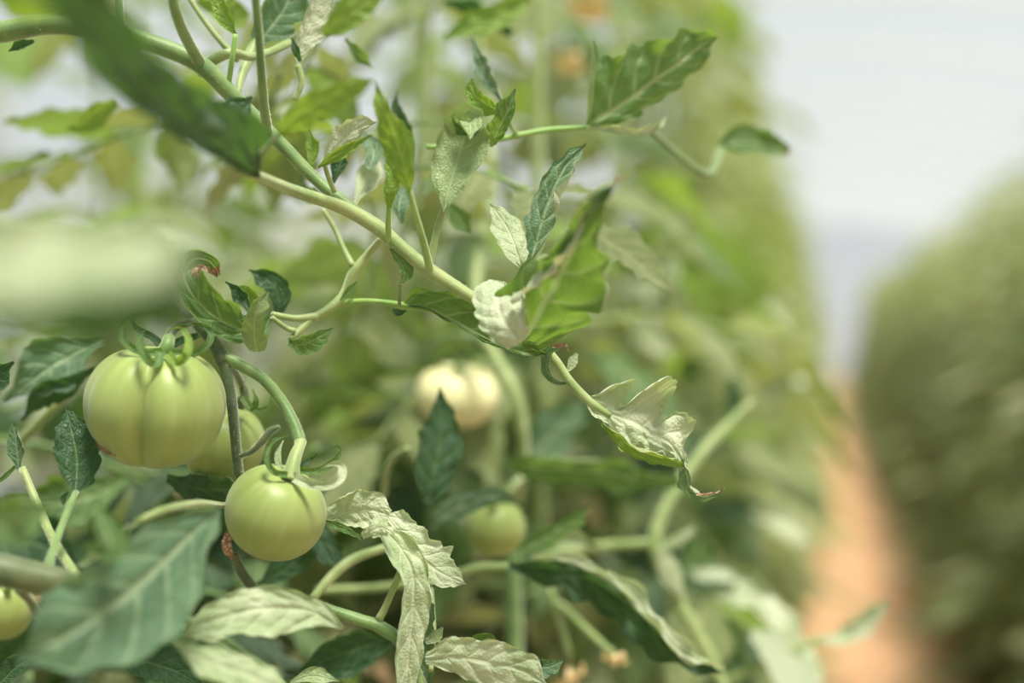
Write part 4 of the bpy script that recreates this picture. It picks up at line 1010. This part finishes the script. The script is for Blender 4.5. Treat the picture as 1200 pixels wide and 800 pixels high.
flower(668, 792, 1.08, 20, 'yellow flower cut by the bottom edge', 2, [(668, 766, 1.08)])
flower(690, 8, 1.5, 26, 'pale yellow flower at the top edge', 3, [(655, -5, 1.5), (680, -4, 1.5)])
flower(668, 74, 1.45, 20, 'orange-yellow flower below the top edge one', 4, [(640, 40, 1.46), (660, 58, 1.45)])

# ------------------------------------------------------------------ the rows: plants with compound leaves
def template_leaflet(seed, n, cols, lobe):
    rnd = random.Random(seed)
    dr = rnd.uniform(.15, .5)
    path = [Vector((rnd.uniform(-.02, .02) * i / n, i / n, -dr * (i / n) ** 2 + .1 * i / n)) for i in range(n + 1)]
    fr = []
    for i in range(n + 1):
        T = (path[min(i + 1, n)] - path[max(i - 1, 0)]).normalized()
        S = T.cross(Vector((0, 0, 1))).normalized()
        fr.append((S, S.cross(T)))
    w = rnd.uniform(.28, .36)
    cl = rnd.uniform(-.9, .9)
    return blade_geo(path, fr, lambda s: tuple([x for x in sample(WP(w), s)]), lobe, .06, lambda s: (cl * s, cl * s * .8 + .2), .02, .02, cols, seed)

leaflet_me = []
for q in range(6):
    v, f, u, b = template_leaflet(100 + q, 14, 4, .22)
    leaflet_me.append([mesh_from('leaflet', v, f, M[m], u) for m in ('leaf_row', 'leaf', 'leaf_bright', 'leaf_dark', 'leaf_pale')])
lowpoly = [template_leaflet(200 + q, 4, 1, 0)[:3] for q in range(6)]

def compound(rnd):
    """local leaflet placements and the stalk of one compound leaf growing along +Y"""
    L = rnd.uniform(.20, .30)
    sag = rnd.uniform(.10, .5)
    curve = lambda s: Vector((0, L * s * (1 - .12 * s), L * (.25 * s - sag * s * s)))
    items = []
    for s, sz, ang in ((.34, .055, 70), (.56, .075, 62), (.80, .07, 52)):
        for sg in (-1, 1):
            z = rnd.uniform(.8, 1.2) * sz
            e = Matrix.Rotation(-sg * math.radians(ang + rnd.uniform(-12, 12)), 4, 'Z') @ Matrix.Rotation(rnd.uniform(-.6, .25), 4, 'X') @ Matrix.Rotation(rnd.uniform(-.5, .5), 4, 'Y')
            items.append(Matrix.Translation(curve(s + rnd.uniform(-.03, .03))) @ e @ Matrix.Scale(z * 1.25, 4))
    z = rnd.uniform(.085, .115)
    items.append(Matrix.Translation(curve(1.0)) @ Matrix.Rotation(-sag + rnd.uniform(-.3, .2), 4, 'X') @ Matrix.Scale(z * 1.15, 4))
    return [curve(i / 5) for i in range(6)], items

def leaf_frames(rnd, height, spacing, lo=.25):
    h, a = lo, rnd.uniform(0, 6.28)
    while h < height:
        yield h, a
        h += spacing * rnd.uniform(.8, 1.2)
        a += 2.4 + rnd.uniform(-.4, .4)

def foliage_geo(seed, height, spacing, spread):
    rnd = random.Random(seed)
    verts, faces, uvs, tone = [], [], [], []
    for h, a in leaf_frames(rnd, height, spacing, .06):
        pts, items = compound(rnd)
        t = h / height
        sc = spread * (1.36 - .84 * t) * rnd.uniform(.8, 1.25)
        base = Matrix.Translation((rnd.uniform(-.05, .05), rnd.uniform(-.12, .12), h)) @ Matrix.Rotation(a, 4, 'Z') @ Matrix.Scale(sc, 4)
        for it in items:
            lv, lf, lu = rnd.choice(lowpoly)
            m = base @ it
            o = len(verts)
            verts.extend(m @ Vector(p) for p in lv)
            faces.extend(tuple(i + o for i in q) for q in lf)
            uvs.extend(lu)
            tone.extend([rnd.random() ** 2.5] * len(lv))  # random paler leaflets paint in the sparkle of glossy leaves
    return verts, faces, tone

def fol_mesh(*a):
    v, f, t = foliage_geo(*a)
    return mesh_from('foliage', v, f, M['leaf_row'], None, None, True, t)

def stem_mesh(seed, height):
    rnd = random.Random(seed)
    pts = [Vector((rnd.uniform(-.03, .03) * (i > 0), rnd.uniform(-.03, .03) * (i > 0), height * i / 6 - .03)) for i in range(7)]
    v, f, u = tube_geo(pts, [.009, .009, .008, .007, .006, .005, .003], 7, 24)
    return mesh_from('stem', v, f, M['stem'], u)

stem_me = [stem_mesh(q, h) for q, h in ((1, 2.25), (2, 2.4), (3, 2.0))]
fol_tall = [fol_mesh(300 + q, 2.45, .030, 1.2) for q in range(4)]
fol_low = [fol_mesh(320 + q, 1.95, .022, 1.25) for q in range(4)]
fol_short = fol_mesh(340, .80, .020, .9)

def far_plant(x, y, kind, label, group, rnd, scale=1.0):
    root = bpy.data.objects.new('tomato_plant', None)
    C.objects.link(root)
    root.location = (x, y, .04)
    root.rotation_euler = (0, 0, rnd.choice((0, math.pi)) + rnd.uniform(-.4, .4))
    root.scale = (scale, scale, scale * rnd.uniform(.94, 1.06))
    tag(root, label, 'plant', group)
    link('stem', stem_me[0 if kind == 'tall' else 2], root)
    f = link('foliage', rnd.choice(fol_tall if kind == 'tall' else fol_low), root)
    f['kind'] = 'stuff'
    return root

rnd = random.Random(5)
for root, (x, yy) in ((pA, (-.62, .95)), (pB, (-.45, .72)), (pC, (-.14, .95)), (pD, (-.24, 1.2))):  # unseen lower foliage, added to darken light bounced from below
    f = link('foliage', fol_short, root, Vector((x, yy, 0)) - Vector((root.location.x, root.location.y, 0)))
    f['kind'] = 'stuff'
for x, yy, side_label in ((-.95, .25, 'tall tomato plant outside the left edge, added to shade the lower left'), (-1.12, .80, 'tall tomato plant left of the ribbed tomato, mostly outside the frame, added for shade'),
                          (-.80, -.30, 'unseen tall tomato plant of the near row beside the camera, added for shade'), (-1.35, 1.30, 'tall tomato plant beyond the frame at the back left, added for shade')):
    far_plant(x, yy, 'tall', side_label, 'left row of tomato plants', rnd)  # row plants out of view, added to block light from the left
y = 3.3
while y < 29:
    far_plant(-.44 + rnd.uniform(-.05, .05), y, 'tall', 'nearest fully blurred plant of the left row, beside the orange path' if y < 3.5 else 'blurred tomato plant farther down the row left of the orange path', 'left row of tomato plants', rnd)
    y += .5
y = 2.2
while y < 29:
    far_plant(.90 + rnd.uniform(-.06, .06), y, 'low', 'nearest plant of the dark right row, at the lower right edge' if y < 2.5 else 'blurred tomato plant in the dark row right of the orange path', 'right row of tomato plants', rnd)
    y += .42
y = 2.2
while y < 14:
    far_plant(-2.1 + rnd.uniform(-.1, .1), y, 'low', 'blurred tomato plant of the next row, glimpsed through the leaves', 'next row of tomato plants', rnd, .92)
    y += .5

def in_view(p, margin=120):
    q = p - CAM
    d = q.dot(FWD)
    if d < .05:
        return False, d, 0
    px, py = 600 + FPX * q.dot(RIGHT) / d, 400 - FPX * q.dot(UP) / d
    return (-margin < px < 1200 + margin and -margin < py < 800 + margin), d, px

mid_labels = ['blurred tomato plant directly behind the pale tomato', 'blurred tomato plant behind the ribbed tomato at the left', 'blurred tomato plant behind the broad pale leaf by the path',
              'blurred tomato plant at the back left under bright gaps', 'blurred tomato plant behind the terminal leaf', 'blurred tomato plant at the top middle among bright gaps', 'blurred tomato plant where the near row meets the far row', 'blurred tomato plant filling the gap under the upright blue-green leaf', 'blurred low tomato plant behind the long dark leaf']
for q, (x, y) in enumerate(((-.42, 1.45), (-.85, 1.65), (-.26, 1.75), (-1.15, 2.1), (-.26, 2.25), (-.70, 2.4), (-.30, 2.85), (-.58, 1.95), (-.28, 1.35))):
    rnd = random.Random(40 + q)
    root = plant_root('tomato_plant', x, y, mid_labels[q], 'near tomato plants out of focus')
    link('stem', stem_me[1], root, (0, 0, -.04))
    if q == 2:  # extra pale leaves, added as painted highlights in the blurred row
        for (ax, ay, bx, by, dd, ww, mm) in ((800, 405, 850, 385, 1.7, 22, 'leaf_frost_lit'), (890, 470, 950, 445, 1.75, 20, 'leaf_frost_lit'), (740, 395, 790, 420, 1.6, 18, 'leaf_frost_lit'), (630, 525, 690, 535, 1.5, 20, 'leaf_frost_lit'),
                                             (760, 300, 800, 330, 1.7, 20, 'leaf_pale'), (880, 360, 930, 395, 1.9, 20, 'leaf_pale'), (850, 560, 920, 545, 1.6, 24, 'leaf_pale'), (760, 470, 820, 500, 1.5, 22, 'leaf_row'), (880, 600, 950, 640, 1.6, 24, 'leaf_pale')):
            leaf(root, [(ax, ay, dd), ((ax + bx) / 2, (ay + by) / 2 - 6, dd), (bx, by, dd)], WP(ww), mm, roll=.7, curl=(.3, -.3), n=16, cols=5)
    for h, a in leaf_frames(rnd, 2.15, .040, .30):
        pts, items = compound(rnd)
        sc = 1.12 * rnd.uniform(.85, 1.15)
        base = Matrix.Translation((0, 0, h)) @ Matrix.Rotation(a, 4, 'Z') @ Matrix.Scale(sc, 4)
        tip = Vector(root.location) + (base @ items[-1]).translation
        mid_ = Vector(root.location) + (base @ items[2]).translation
        ok1, d1, x1 = in_view(tip)
        ok2, d2, x2 = in_view(mid_)
        if min(d1, d2) < (1.14 if tip.z < 1.22 else 1.25) or not (ok1 or ok2) or max(in_view(Vector(root.location) + (base @ i).translation)[2] for i in items) > 915:
            continue
        if tip.z > 1.42 and rnd.random() < .55:
            continue
        v, f, u = tube_geo(pts, [.0028, .0024, .002, .0018, .0015, .001], 5, 10)
        lf = link('leaf', mesh_from('leaf', v, f, M['stem'], u), root)
        lf.matrix_local = base
        for it in items:
            mt = rnd.choice((0, 0, 0, 4, 1, 2) if tip.z > 1.2 else (0, 1, 3, 3, 4))  # shade painted in by darker leaflets low down, lit ones by pale
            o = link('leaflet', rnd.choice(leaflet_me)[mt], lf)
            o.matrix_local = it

# inner leaves of the nearest plants, behind and below the fruit
def inner_leaf(parent, px, py, d, turn, seed, scale, mats):
    rnd = random.Random(seed)
    pts, items = compound(rnd)
    o = at(px, py, d)
    base = Matrix.Translation(o - Vector(parent.location)) @ Matrix.Rotation(turn, 4, 'Z') @ Matrix.Rotation(rnd.uniform(-.7, .1), 4, 'X') @ Matrix.Rotation(rnd.uniform(-.5, .5), 4, 'Y') @ Matrix.Scale(scale, 4)
    bad = [(o + (base.to_3x3() @ i.translation)) for i in items]
    bad = [c for c in bad if (c - CAM).dot(FWD) < (.86 if parent is not pD else 1.14) or in_view(c)[2] > (740 if parent is pD else 440 if parent is pB else 900)]
    if len(bad) > 1:
        return
    v, f, u = tube_geo(pts, [.003, .0026, .0022, .002, .0017, .001], 6, 12)
    lf = link('leaf', mesh_from('leaf', v, f, M['stem_green'], u), parent)
    lf.matrix_local = base
    for it in items:
        c = o + (base.to_3x3() @ it.translation)
        if (c - CAM).dot(FWD) < (.86 if parent is not pD else 1.14) or in_view(c)[2] > (740 if parent is pD else 440 if parent is pB else 900):
            continue
        q = link('leaflet', rnd.choice(leaflet_me)[rnd.choice(mats)], lf)
        q.matrix_local = it
rnd = random.Random(77)
for k in range(30):
    inner_leaf(pB, -10 + 430 * ((k * .618) % 1), 480 + 330 * ((k * .377 + .1) % 1), rnd.uniform(.98, 1.12), rnd.uniform(-2.2, 1.2), 500 + k, rnd.uniform(.8, 1.1), (1, 3, 3, 3))  # dark leaflets added so the lower left shade lies in leaf colour
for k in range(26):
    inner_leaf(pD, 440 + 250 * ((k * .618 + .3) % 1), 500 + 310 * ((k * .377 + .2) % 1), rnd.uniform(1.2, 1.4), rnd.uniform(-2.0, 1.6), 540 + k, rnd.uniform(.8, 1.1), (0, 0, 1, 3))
for k in range(8):
    inner_leaf(pA, 290 + 260 * ((k * .618 + .3) % 1), 10 + 230 * ((k * .377 + .2) % 1), rnd.uniform(1.0, 1.16), rnd.uniform(-2.0, 1.6), 580 + k, rnd.uniform(.6, .85), (0, 0, 1, 2))
